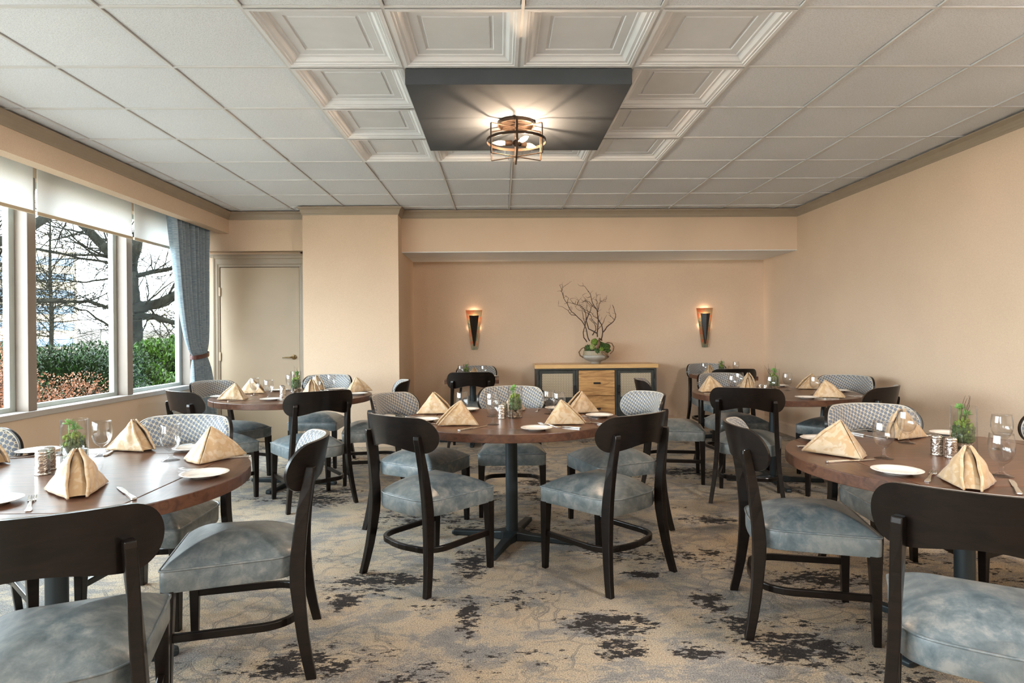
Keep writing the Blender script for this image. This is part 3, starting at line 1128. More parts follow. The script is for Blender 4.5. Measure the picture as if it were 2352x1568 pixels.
def square_table(x, y, lab, s=0.30):
    t = thing('square_table', lab, 'table', (x, y, 0), 0, 'small square alcove tables')
    tp = MB(); slab(tp, [(-s, -s), (s, -s), (s, s), (-s, s)], TT - 0.045, TT)
    tp.make('tabletop', M['walnut'], t, bevel=0.003)
    pedestal(t, R(0))
square_table(-0.32, 7.21, 'small square dark table under the left alcove wall lamp')
square_table(2.58, 7.27, 'small square dark table in the right corner of the alcove')

# ------------------------------------------------------------------ tableware prototypes
def mk_goblet():
    t = thing('water_goblet', 'x', 'glass', (0, 0, 0), 0, 'clear footed water goblets')
    prof = [(0.0345, 0.000), (0.0345, 0.002), (0.020, 0.006), (0.009, 0.012), (0.0065, 0.020), (0.0105, 0.027), (0.0065, 0.034), (0.0085, 0.040), (0.020, 0.048), (0.031, 0.062),
            (0.0375, 0.080), (0.0395, 0.098), (0.0385, 0.118), (0.0355, 0.140), (0.0350, 0.147)]
    inner = [(0.0340, 0.147), (0.0345, 0.140), (0.0372, 0.118), (0.0382, 0.098), (0.036, 0.080), (0.029, 0.064), (0.015, 0.053), (0.002, 0.050)]
    MB().lathe(prof[:8], 28, cap1=False).make('foot', M['glass'], t, smooth=True)
    MB().lathe(prof[7:] + inner, 28, cap0=False, cap1=True).make('bowl', M['glass'], t, smooth=True)
    return t
def mk_plate():
    t = thing('bread_plate', 'x', 'plate', (0, 0, 0), 0, 'white bread plates')
    prof = [(0.044, 0.0), (0.046, 0.0015), (0.050, 0.004), (0.060, 0.009), (0.082, 0.0135), (0.0828, 0.0148), (0.080, 0.0158), (0.062, 0.0115), (0.056, 0.0085), (0.050, 0.0062), (0.001, 0.0058)]
    MB().lathe(prof, 48).make('dish', M['ceramic'], t, auto=60)
    return t
def mk_shaker():
    t = thing('salt_shaker', 'x', 'shaker', (0, 0, 0), 0, 'hammered metal shakers')
    prof = [(0.0205, 0.0), (0.0205, 0.003), (0.0185, 0.005)]
    for k in range(9):
        prof.append((0.0185 + (0.0012 if k % 2 else 0), 0.008 + k * 0.0062))
    prof += [(0.0185, 0.062)]
    MB().lathe(prof, 20).make('body', M['shaker'], t, smooth=True)
    MB().lathe([(0.0185, 0.0622), (0.019, 0.064), (0.0185, 0.069), (0.014, 0.0735), (0.004, 0.0755)], 20).make('cap', M['steel'], t, smooth=True)
    return t
def mk_fork():
    t = thing('fork', 'x', 'fork', (0, 0, 0), 0, 'dinner forks')
    mb = MB()
    P = [(0, -0.098), (0, -0.085), (0, -0.05), (0, 0.0), (0, 0.03), (0, 0.045)]
    Wd = [0.007, 0.0095, 0.006, 0.0032, 0.005, 0.011]
    Z = [0.002, 0.002, 0.0025, 0.008, 0.005, 0.003]
    mb.sweep([(p[0], p[1], z) for p, z in zip(P, Z)], [((w, 0, 0), (0, 0, 0.0013)) for w in Wd])
    mb.make('handle', M['steel'], t, bevel=0.0008)
    for k in range(4):
        x = -0.0093 + k * 0.0062
        mb = MB()
        mb.sweep([(x, 0.044, 0.003), (x, 0.065, 0.0025), (x, 0.088, 0.006), (x, 0.094, 0.008)], [((w, 0, 0), (0, 0, 0.001)) for w in (0.0020, 0.0017, 0.0014, 0.0007)])
        mb.make('tine', M['steel'], t)
    return t
def mk_knife():
    t = thing('butter_knife', 'x', 'knife', (0, 0, 0), 0, 'dinner knives')
    mb = MB()
    mb.sweep([(0, y, 0.004) for y in (-0.11, -0.105, -0.06, -0.02, -0.005)], [((w, 0, 0), (0, 0, h)) for w, h in ((0.006, 0.003), (0.0085, 0.004), (0.007, 0.004), (0.006, 0.0035), (0.005, 0.003))])
    mb.make('handle', M['steel'], t, bevel=0.0015)
    mb = MB()
    mb.sweep([(0.001 * k, y, 0.003) for k, y in ((0, -0.006), (1, 0.01), (2, 0.06), (1, 0.10), (-2, 0.118))], [((w, 0, 0), (0, 0, 0.0007)) for w in (0.005, 0.007, 0.0085, 0.007, 0.0015)])
    mb.make('blade', M['steel'], t)
    return t
def mk_napkin(seed, open_w=0.020):
    rnd = random.Random(seed)
    t = thing('folded_napkin', 'x', 'napkin', (0, 0, 0), 0, 'napkins folded into pyramids')
    A = Vector((0, 0.012, 0.132))
    mbo = MB()
    def panel(s):
        F0 = Vector((s * 0.023, -0.122, 0.006)); C = Vector((s * 0.086, 0.085, 0.003))
        A2 = A + Vector((s * 0.008, 0, 0))
        n = (F0 - A2).cross(C - A2); n.normalize()
        if n.x * s < 0: n = -n
        def fn(u, v):
            # u across from front edge to the rear corner, v from apex to base
            p = A2.lerp(F0.lerp(C, u), v)
            e = math.sin(PI * u) * math.sin(PI * min(1, v * 0.9 + .05))
            wr = 0.0022 * math.sin(u * 17 + seed) * v + 0.0015 * math.sin(v * 13 + u * 6 + seed * 2)
            fold = 0.010 * math.exp(-(u / 0.12) ** 2) * math.sin(PI * min(1, v + 0.02))
            q = p + n * (0.016 * e + wr + fold)
            q.z = max(q.z, 0.0015 + 0.001 * math.sin(u * 20 + seed))
            return q
        return fn
    for s in (-1, 1):
        f = panel(s)
        mbp = MB().grid(f, 22, 18)
        o = mbp.make('side_fold', M['napkin'], t, smooth=True)
        md = o.modifiers.new('s', 'SOLIDIFY'); md.thickness = 0.003; md.offset = -1
        hem = [f(0, k / 18) for k in range(19)]
        MB().tube(hem, [0.0035 + 0.0025 * math.sin(PI * k / 18) for k in range(19)], 8).make('rolled_edge', M['napkin'], t, smooth=True)
    # rear closing fold
    C0 = Vector((-0.086, 0.085, 0.003)); C1 = Vector((0.086, 0.085, 0.003))
    def fr(u, v):
        p = A.lerp(C0.lerp(C1, u), v)
        p.y += 0.012 * math.sin(PI * u) * v + 0.002 * math.sin(u * 15)
        return p
    o = MB().grid(fr, 14, 12).make('rear_fold', M['napkin'], t, smooth=True)
    md = o.modifiers.new('s', 'SOLIDIFY'); md.thickness = 0.003
    # inner tucked fold seen through the opening
    def fi(u, v):
        w = 0.024 * (0.45 + v * 0.8)
        p = Vector((0, 0.012, 0.116)).lerp(Vector((0, -0.108, 0.004)), v)
        return p + Vector((math.cos(PI * u) * w * -1, 0.004, math.sin(PI * u) * 0.016 * (0.3 + 0.7 * math.sin(PI * v))))
    MB().grid(fi, 10, 12).make('inner_fold', M['napkin'], t, smooth=True)
    return t
def mk_centerpiece(seed, kind=0):
    rnd = random.Random(seed)
    t = thing('terrarium_vase', 'x', 'centerpiece', (0, 0, 0), 0, 'glass cylinder vases of moss and pebbles')
    r, h = 0.045, 0.195
    MB().lathe([(r, 0.0), (r, h), (r - 0.0018, h), (r - 0.0018, 0.008), (0.001, 0.008)], 36).make('vase', M['glass'], t, auto=50)
    mb = MB()
    for k in range(60):
        a = rnd.uniform(0, 2 * PI); q = (r - 0.013) * math.sqrt(rnd.uniform(0.2, 1)); z = 0.014 + rnd.uniform(0, 0.034)
        s = rnd.uniform(0.007, 0.0115)
        mb.ball((q * math.cos(a), q * math.sin(a), z), s, 8, 6, 0.08, (1, 1, 0.75))
    o = mb.make('pebbles', M['pebble'], t, smooth=True); o['kind'] = 'stuff'
    mb = MB()
    mb.lathe([(0.030, 0.052), (0.037, 0.060), (0.034, 0.085), (0.030, 0.110), (0.018, 0.125)], 16)
    for k in range(120):
        a = rnd.uniform(0, 2 * PI); z = rnd.uniform(0.056, 0.120); q = 0.034 - 0.10 * max(0, z - 0.08)
        mb.ball((q * math.cos(a), q * math.sin(a), z), rnd.uniform(0.004, 0.008), 6, 4, 0.25)
    mb.make('dark_moss', M['darkmoss'], t, smooth=True)
    mb = MB()
    for k in range(120):
        a = rnd.uniform(0, 2 * PI); q = rnd.uniform(0.0, 0.030); z = rnd.uniform(0.108, 0.146) - q * 0.4
        mb.ball((q * math.cos(a), q * math.sin(a), z), rnd.uniform(0.004, 0.009), 6, 4, 0.3)
    mb.make('moss', M['moss'], t, smooth=True)
    mb = MB()
    for b in range(3):
        cx, cy, cz = rnd.uniform(-0.018, 0.018), rnd.uniform(-0.018, 0.018), 0.158 + rnd.uniform(0, 0.030)
        for k in range(40):
            th = rnd.uniform(0.1, 1.7); a = rnd.uniform(0, 2 * PI); L = rnd.uniform(0.012, 0.024)
            d = Vector((math.sin(th) * math.cos(a), math.sin(th) * math.sin(a), math.cos(th)))
            p = Vector((cx, cy, cz))
            mb.tube([p, p + d * L * 0.5, p + d * L], [0.0022, 0.0030, 0.0004], 5)
        mb.tube([(cx, cy, 0.115), (cx, cy, cz)], 0.0022, 5)
    mb.make('succulent', M['succulent'], t, smooth=True)
    if kind != 1:
        mb = MB()
        for k in range(18):
            mb.ball((0.016 + rnd.uniform(-0.015, 0.015), rnd.uniform(-0.012, 0.012), 0.140 + rnd.uniform(-0.012, 0.016)), rnd.uniform(0.004, 0.008), 7, 5, 0.3)
        mb.make('lichen', M['lichen'], t, smooth=True)
    if kind == 2 or kind == 0:
        mb = MB()
        for b in range(4):
            p = Vector((rnd.uniform(-0.015, 0.025), rnd.uniform(-0.01, 0.01), 0.13)); d = Vector((rnd.uniform(-0.35, 0.4), rnd.uniform(-0.3, 0.3), 1)).normalized()
            pts = [p.copy()]
            for k in range(7):
                d = (d + Vector((rnd.uniform(-.35, .35), rnd.uniform(-.35, .35), rnd.uniform(-.1, .2)))).normalized()
                p = p + d * 0.017
                pts.append(p.copy())
            mb.tube(pts, [0.0018 - 0.0002 * k for k in range(8)], 5)
        mb.make('twig', M['twig'], t)
    return t
def mk_mug():
    t = thing('glass_cup', 'clear glass cup with a looped handle behind the front napkin, left front table', 'cup', (0, 0, 0))
    MB().lathe([(0.030, 0.0), (0.030, 0.004), (0.028, 0.006), (0.034, 0.04), (0.036, 0.08), (0.033, 0.108), (0.032, 0.108), (0.0345, 0.08), (0.0325, 0.04), (0.026, 0.010), (0.001, 0.009)], 28).make('body', M['glass'], t, smooth=True)
    MB().tube([(0.034, 0, 0.098), (0.060, 0, 0.100), (0.074, 0, 0.075), (0.062, 0, 0.045), (0.034, 0, 0.025)], 0.0055, 10).make('handle', M['glass'], t, smooth=True)
    return t

class Proto:
    def __init__(s, builder):
        s.b = builder; s.o = None
    def __call__(s, x, y, rz, lab, sc=1.0):
        if s.o is None:
            s.o = s.b(); o = s.o
        else:
            o = copy_tree(s.o)
        o.location = (x, y, TT); o.rotation_euler = (0, 0, R(rz)); o.scale = (sc, sc, sc)
        o['label'] = lab
        return o
G_ = Proto(mk_goblet); P_ = Proto(mk_plate); K_ = Proto(mk_shaker); F_ = Proto(mk_fork); N_ = Proto(mk_knife)
NAPS = [Proto(lambda: mk_napkin(1)), Proto(lambda: mk_napkin(2)), Proto(lambda: mk_napkin(3))]
NI = [0]
def NAP(x, y, face, lab, sc=1.0):
    """face: world direction (degrees from +Y toward +X) the open slit looks at"""
    NI[0] += 1
    return NAPS[NI[0] % 3](x, y, 180 - face, lab, sc)
CP = [0]
def VASE(x, y, lab, kind, rz=0, sc=1.0):
    CP[0] += 1
    o = mk_centerpiece(20 + CP[0], kind)
    o.location = (x, y, TT); o.rotation_euler = (0, 0, R(rz)); o.scale = (sc, sc, sc); o['label'] = lab
    return o

LF, RF = 'left front table', 'right front table'
CT, DT, WT = 'centre table', 'curtain-side table', 'wall-side table'
# left front table
NAP(-1.385, 2.075, 146, 'napkin on the left front table with its slit facing the camera', 1.05)
NAP(-1.18, 2.6, 46, 'largest-looking napkin triangle at the right rim of the left front table', 1.0)
NAP(-1.64, 2.845, 125, 'napkin on the left front table before the wide patterned chair back')
NAP(-2.09, 2.57, 111, 'napkin cut by the left picture edge')
G_(-1.699, 2.704, 0, 'goblet on the left front table just right of the glass vase')
G_(-1.346, 2.581, 0, 'goblet between the two right-hand napkins of the left front table')
mug = mk_mug(); mug.location = (-1.545, 2.300, TT); mug.rotation_euler = (0, 0, R(10))
K_(-1.690, 2.345, 0, 'front hammered shaker beside the vase on the left front table', 1.25)
K_(-1.725, 2.425, 0, 'rear hammered shaker, nearly hidden by its twin, left front table', 1.2)
VASE(-1.605, 2.392, 'glass vase with pebbles and spiky succulent on the left front table', 1, 0, 1.0)
P_(-2.03, 2.79, 0, 'bread plate left of the vase on the left front table')
P_(-1.067, 2.276, 0, 'bread plate at the near right rim of the left front table')
P_(-1.365, 2.805, 0, 'bread plate behind the goblet and big napkin, left front table')
P_(-1.549, 1.932, 0, 'bread plate cut by the left picture edge')
F_(-1.424, 1.925, 33, 'upright-pointing fork beside the front napkin, left front table')
F_(-1.96, 2.70, -67, 'fork left of the shakers on the left front table')
F_(-1.125, 2.370, 72, 'fork under the near right bread plate, left front table')
N_(-1.205, 2.037, 42, 'knife crossing the leaf seam of the left front table')
N_(-1.705, 2.79, 16, 'knife behind the goblet at the window side, left front table')
N_(-1.145, 2.60, 102, 'knife whose handle end peeks out behind the big napkin, left front table')
# curtain-side table
NAP(-2.114, 5.02, 257, 'left napkin on the curtain-side table, layered edge to the left')
NAP(-2.18, 5.55, 99, 'pale napkin standing behind the left one, curtain-side table')
NAP(-1.586, 5.3, 163, 'napkin with slit seen just above the dark chair back, curtain-side table')
NAP(-1.7, 5.86, 144, 'narrow upright napkin before the far patterned chair, curtain-side table')
NAP(-1.27, 5.6, 67, 'rightmost napkin of the curtain-side table, in front of the pillar')
G_(-2.081, 5.349, 0, 'left goblet of the pair right of the left napkins, curtain-side table')
G_(-1.877, 5.112, 0, 'right goblet of the left pair, above the bread plate, curtain-side table')
G_(-1.924, 5.779, 0, 'goblet directly left of the glass vase, curtain-side table')
G_(-1.627, 5.575, 0, 'goblet in front of the narrow upright napkin, curtain-side table')
G_(-1.544, 5.750, 0, 'rightmost goblet of the curtain-side table, before the patterned chair')
K_(-1.80, 5.22, 0, 'front hammered shaker left of the vase, curtain-side table', 1.2)
K_(-1.83, 5.30, 0, 'rear hammered shaker left of the vase, curtain-side table', 1.2)
VASE(-1.766, 5.45, 'glass vase of greenery with bare twigs on the curtain-side table', 2, 0, 1.0)
P_(-2.30, 5.20, 0, 'bread plate at the far left rim of the curtain-side table')
P_(-1.797, 4.938, 0, 'bread plate at the near rim of the curtain-side table')
P_(-2.019, 5.746, 0, 'bread plate at the rear of the curtain-side table, before the door')
P_(-1.50, 5.81, 0, 'bread plate before the far patterned chair, curtain-side table')
P_(-1.205, 5.33, 0, 'bread plate at the right rim of the curtain-side table')
F_(-1.735, 5.07, 15, 'fork beside the near bread plate, curtain-side table')
F_(-1.58, 5.72, 60, 'fork left of the rear right bread plate, curtain-side table')
N_(-2.025, 4.94, -40, 'knife lying in front of the left napkin, curtain-side table')
N_(-1.23, 5.42, -70, 'knife at the right rim of the curtain-side table')
# centre table
NAP(-0.235, 3.5, 251, 'front left napkin on the centre table, layered edge to the left')
NAP(-0.42, 4.02, 114, 'rear left napkin on the centre table')
NAP(0.085, 4.08, 181, 'napkin mostly hidden behind the vase of the centre table', 0.9)
NAP(0.345, 3.49, 106, 'front right napkin on the centre table, slit on its right side')
NAP(0.5, 3.98, 232, 'rear right napkin on the centre table, before the sideboard drawers')
G_(-0.240, 3.89, 0, 'goblet between the two left napkins, centre table')
G_(-0.053, 3.833, 0, 'taller-standing rear goblet left of the vase, centre table')
G_(-0.045, 3.490, 0, 'front goblet left of the vase, nearest the camera on the centre table')
G_(0.303, 3.927, 0, 'goblet right of the vase before the patterned chair, centre table')
G_(0.352, 3.80, 0, 'goblet peeking over the front right napkin, centre table')
K_(0.005, 3.735, 0, 'front shaker left of the vase, centre table', 1.15)
K_(0.020, 3.82, 0, 'rear shaker behind its twin, centre table', 1.15)
VASE(0.085, 3.760, 'glass vase with pebbles, moss and light green succulents on the centre table', 1, 60, 0.97)
P_(-0.44, 3.654, 0, 'bread plate behind the front left chair back, centre table')
P_(-0.225, 4.13, 0, 'bread plate at the rear left edge of the centre table')
P_(0.184, 3.276, 0, 'bread plate at the front edge of the centre table')
P_(0.372, 4.15, 0, 'bread plate at the rear edge behind the right goblets, centre table')
P_(0.590, 3.758, 0, 'bread plate at the right rim of the centre table')
F_(0.262, 3.42, 32, 'fork with tines rising behind the front bread plate, centre table')
F_(0.241, 4.10, -10, 'dark fork at the rear edge of the centre table')
F_(0.505, 3.74, 40, 'fork between the rear right napkin and the right bread plate, centre table')
F_(-0.385, 3.51, 70, 'fork left of the front left napkin, centre table')
N_(-0.150, 3.345, -40, 'knife in front of the front left napkin, centre table')
N_(-0.47, 3.829, -88, 'knife at the left rim before the rear left napkin, centre table')
N_(0.495, 3.50, 50, 'knife crossing the right leaf seam, centre table')
N_(0.325, 3.36, 60, 'knife right of the front bread plate, centre table')
# right front table
NAP(1.372, 2.54, 303, 'wide napkin triangle at the left rim of the right front table', 1.05)
NAP(1.515, 2.01, 212, 'napkin with open slit facing the camera, right front table', 0.95)
NAP(1.881, 2.921, 228, 'drooping napkin in front of the wide patterned chair back, right front table')
G_(1.506, 2.447, 0, 'goblet just right of the wide left napkin, right front table')
G_(1.811, 2.772, 0, 'goblet in front of the drooping napkin, right front table')
G_(1.717, 2.125, 0, 'goblet nearest the camera at the right picture edge, right front table')
G_(2.099, 2.595, 0, 'rear goblet at the right picture edge, right front table')
K_(1.755, 2.500, 0, 'left hammered shaker before the vase, right front table', 1.1)
K_(1.772, 2.442, 0, 'right hammered shaker before the vase, right front table', 1.1)
VASE(1.850, 2.480, 'glass vase with pebbles, lichen and twigs on the right front table', 2, 30, 1.02)
P_(1.391, 2.184, 0, 'bread plate at the near rim of the right front table')
P_(1.462, 2.860, 0, 'bread plate half hidden behind the wide napkin, right front table')
P_(2.14, 2.96, 0, 'bread plate behind the vase, right front table')
F_(1.470, 2.125, -41, 'fork between near bread plate and slit napkin, right front table')
F_(2.035, 2.93, -100, 'fork beside the drooping napkin, right front table')
N_(1.345, 2.395, -78, 'knife in front of the wide left napkin, right front table')
N_(1.74, 2.97, -165, 'knife left of the drooping napkin, right front table')
N_(1.630, 1.965, -34, 'knife at the right picture edge, right front table')
N_(1.39, 2.69, -95, 'knife whose handle pokes out behind the wide left napkin, right front table')
# wall-side table
NAP(1.775, 5.28, 99, 'leftmost napkin of the wall-side table')
NAP(2.235, 5.62, 187, 'taller rear napkin left of the vase, wall-side table')
NAP(2.031, 5.128, 202, 'small-looking napkin just above the dark chair back, wall-side table', 0.95)
NAP(2.7, 5.42, 266, 'rear right napkin behind a goblet, wall-side table')
NAP(2.468, 4.71, 123, 'front right napkin of the wall-side table')
G_(1.913, 5.141, 0, 'front goblet of the left pair, wall-side table')
G_(2.081, 5.446, 0, 'rear goblet of the left pair, wall-side table')
G_(2.165, 4.985, 0, 'goblet in front of the glass vase, wall-side table')
G_(2.448, 5.319, 0, 'goblet standing alone right of the vase, wall-side table')
G_(2.488, 4.930, 0, 'goblet before the rear right napkin, wall-side table')
K_(2.120, 5.10, 0, 'left small shaker before the vase, wall-side table')
K_(2.150, 5.06, 0, 'right small shaker before the vase, wall-side table')
VASE(2.262, 5.160, 'glass vase of bright moss and twigs on the wall-side table', 2, 200, 1.0)
P_(2.284, 4.650, 0, 'bread plate at the near rim of the wall-side table')
P_(2.800, 5.153, 0, 'bread plate at the right rim of the wall-side table')
P_(2.54, 5.69, 0, 'bread plate right behind the vase, wall-side table')
F_(2.36, 4.66, 60, 'fork beside the near bread plate, wall-side table')
F_(2.66, 5.50, 70, 'fork left of the rear right napkin, wall-side table')
N_(1.76, 5.10, -80, 'knife at the left rim of the wall-side table')
N_(2.66, 4.79, 60, 'knife pointing past the front right napkin, wall-side table')
N_(2.38, 4.60, 60, 'knife in front of the front right napkin, wall-side table')
# alcove tables
NAP(-0.305, 7.36, 163, 'napkin before the far patterned chair, left alcove table', 0.85)
NAP(-0.32, 7.02, 177, 'low napkin just above the dark chair back, left alcove table', 0.75)
G_(-0.455, 7.21, 0, 'left goblet on the left alcove table')
G_(-0.190, 7.12, 0, 'right goblet on the left alcove table')
VASE(-0.399, 7.28, 'slim glass vase of greenery and twigs on the left alcove table', 2, 90, 0.8)
P_(-0.52, 7.03, 0, 'bread plate at the left edge of the left alcove table')
P_(-0.11, 7.34, 0, 'bread plate at the right edge of the left alcove table')
F_(-0.20, 7.36, 10, 'fork beside the rear bread plate, left alcove table')
NAP(2.50, 7.46, 188, 'napkin beside the left goblet, right alcove table', 0.85)
NAP(2.7, 7.38, 210, 'low napkin right of the vase, right alcove table', 0.75)
G_(2.36, 7.24, 0, 'left goblet on the right alcove table')
G_(2.825, 7.49, 0, 'right goblet on the right alcove table')
VASE(2.600, 7.35, 'slim glass vase of greenery on the right alcove table', 2, 120, 0.8)
P_(2.385, 7.14, 0, 'bread plate at the left edge of the right alcove table')
N_(2.35, 7.45, 80, 'knife at the rear left of the right alcove table')

# ------------------------------------------------------------------ sideboard
def sideboard():
    x0, x1, y0, y1, H = 0.415, 1.925, 7.62, 8.10, 0.853
    t = thing('sideboard', 'oak and black steel sideboard with perforated doors against the alcove wall', 'sideboard', ((x0 + x1) / 2, (y0 + y1) / 2, 0))
    cx, cy = (x0 + x1) / 2, (y0 + y1) / 2
    w = (x1 - x0) / 2; d = (y1 - y0) / 2
    MB().box(-w, w, -d, d, H - 0.048, H).make('top', M['oaktop'], t, bevel=0.004)
    b = MB()
    bw = w - 0.022; yf = -d + 0.02
    f = 0.028
    b.box(-bw, bw, yf, d - 0.01, H - 0.070, H - 0.049)
    b.box(-bw, bw, yf, d - 0.01, 0.09, 0.12)
    b.box(-bw, bw, d - 0.03, d - 0.01, 0.12, H - 0.07)
    for x in (-bw, -0.225 - f, 0.225, bw - f):
        b.box(x, x + f, yf, yf + 0.03, 0.0, H - 0.07)
    for x in (-bw, bw - f):
        b.box(x, x + f, d - 0.04, d - 0.01, 0.0, H - 0.07)
        b.box(x, x + 0.006, yf + 0.03, d - 0.03, 0.12, H - 0.07)
    for x in (-0.225 - f, 0.225):
        b.box(x + 0.01, x + 0.016, yf + 0.03, d - 0.03, 0.12, H - 0.07)
    b.make('frame', M['sidesteel'], t, bevel=0.002)
    for s, (a, c) in ((-1, (-bw + f + 0.004, -0.225 - f - 0.004)), (1, (0.225 + f + 0.004, bw - f - 0.004))):
        dd = MB()
        z0, z1 = 0.125, H - 0.074
        zs = 0.455
        e = 0.035
        yy0, yy1 = yf + 0.002, yf + 0.014
        dd.box(a, a + e, yy0, yy1, z0, z1); dd.box(c - e, c, yy0, yy1, z0, z1)
        dd.box(a + e, c - e, yy0, yy1, z1 - e, z1); dd.box(a + e, c - e, yy0, yy1, zs - 0.02, zs); dd.box(a + e, c - e, yy0, yy1, z0, z0 + e)
        dd.box(a + e, c - e, yy0 + 0.006, yy1, z0 + e, zs - 0.02)
        do = dd.make('door', M['sidesteel'], t, bevel=0.0015)
        MB().box(a + e, c - e, yy0 + 0.005, yy0 + 0.008, zs, z1 - e).make('perforated_panel', M['perf'], do)
        hx = c - 0.012 if s < 0 else a + 0.012
        hb = MB().tube([(hx, yy0 - 0.002, 0.505), (hx, yy0 - 0.024, 0.515), (hx, yy0 - 0.026, 0.56), (hx, yy0 - 0.012, 0.59)], 0.006, 8)
        hb.box(hx - 0.014, hx + 0.014, yy0 - 0.006, yy0, 0.48, 0.60)
        hb.make('latch', M['black'], do, auto=40)
        hx = a - 0.002 if s < 0 else c + 0.002
        for z in (0.70, 0.22):
            MB().tube([(hx, yy0 - 0.004, z - 0.03), (hx, yy0 - 0.004, z + 0.03)], 0.007, 10).make('hinge', M['black'], do, auto=40)
    zt = H - 0.074
    for k in range(2):
        z1 = zt - k * 0.312; z0 = max(0.125, z1 - 0.307)
        dr_ = MB().box(-0.220, 0.220, yf - 0.004, yf + 0.018, z0, z1).make('drawer', M['oak'], t, bevel=0.002)
        hz = (z0 + z1) / 2
        h = MB().box(-0.042, 0.042, yf - 0.024, yf - 0.017, hz - 0.011, hz + 0.011).box(-0.028, -0.020, yf - 0.018, yf - 0.003, hz - 0.006, hz + 0.006).box(0.020, 0.028, yf - 0.018, yf - 0.003, hz - 0.006, hz + 0.006)
        h.make('handle', M['black'], dr_, bevel=0.002)
    return t
sideboard()

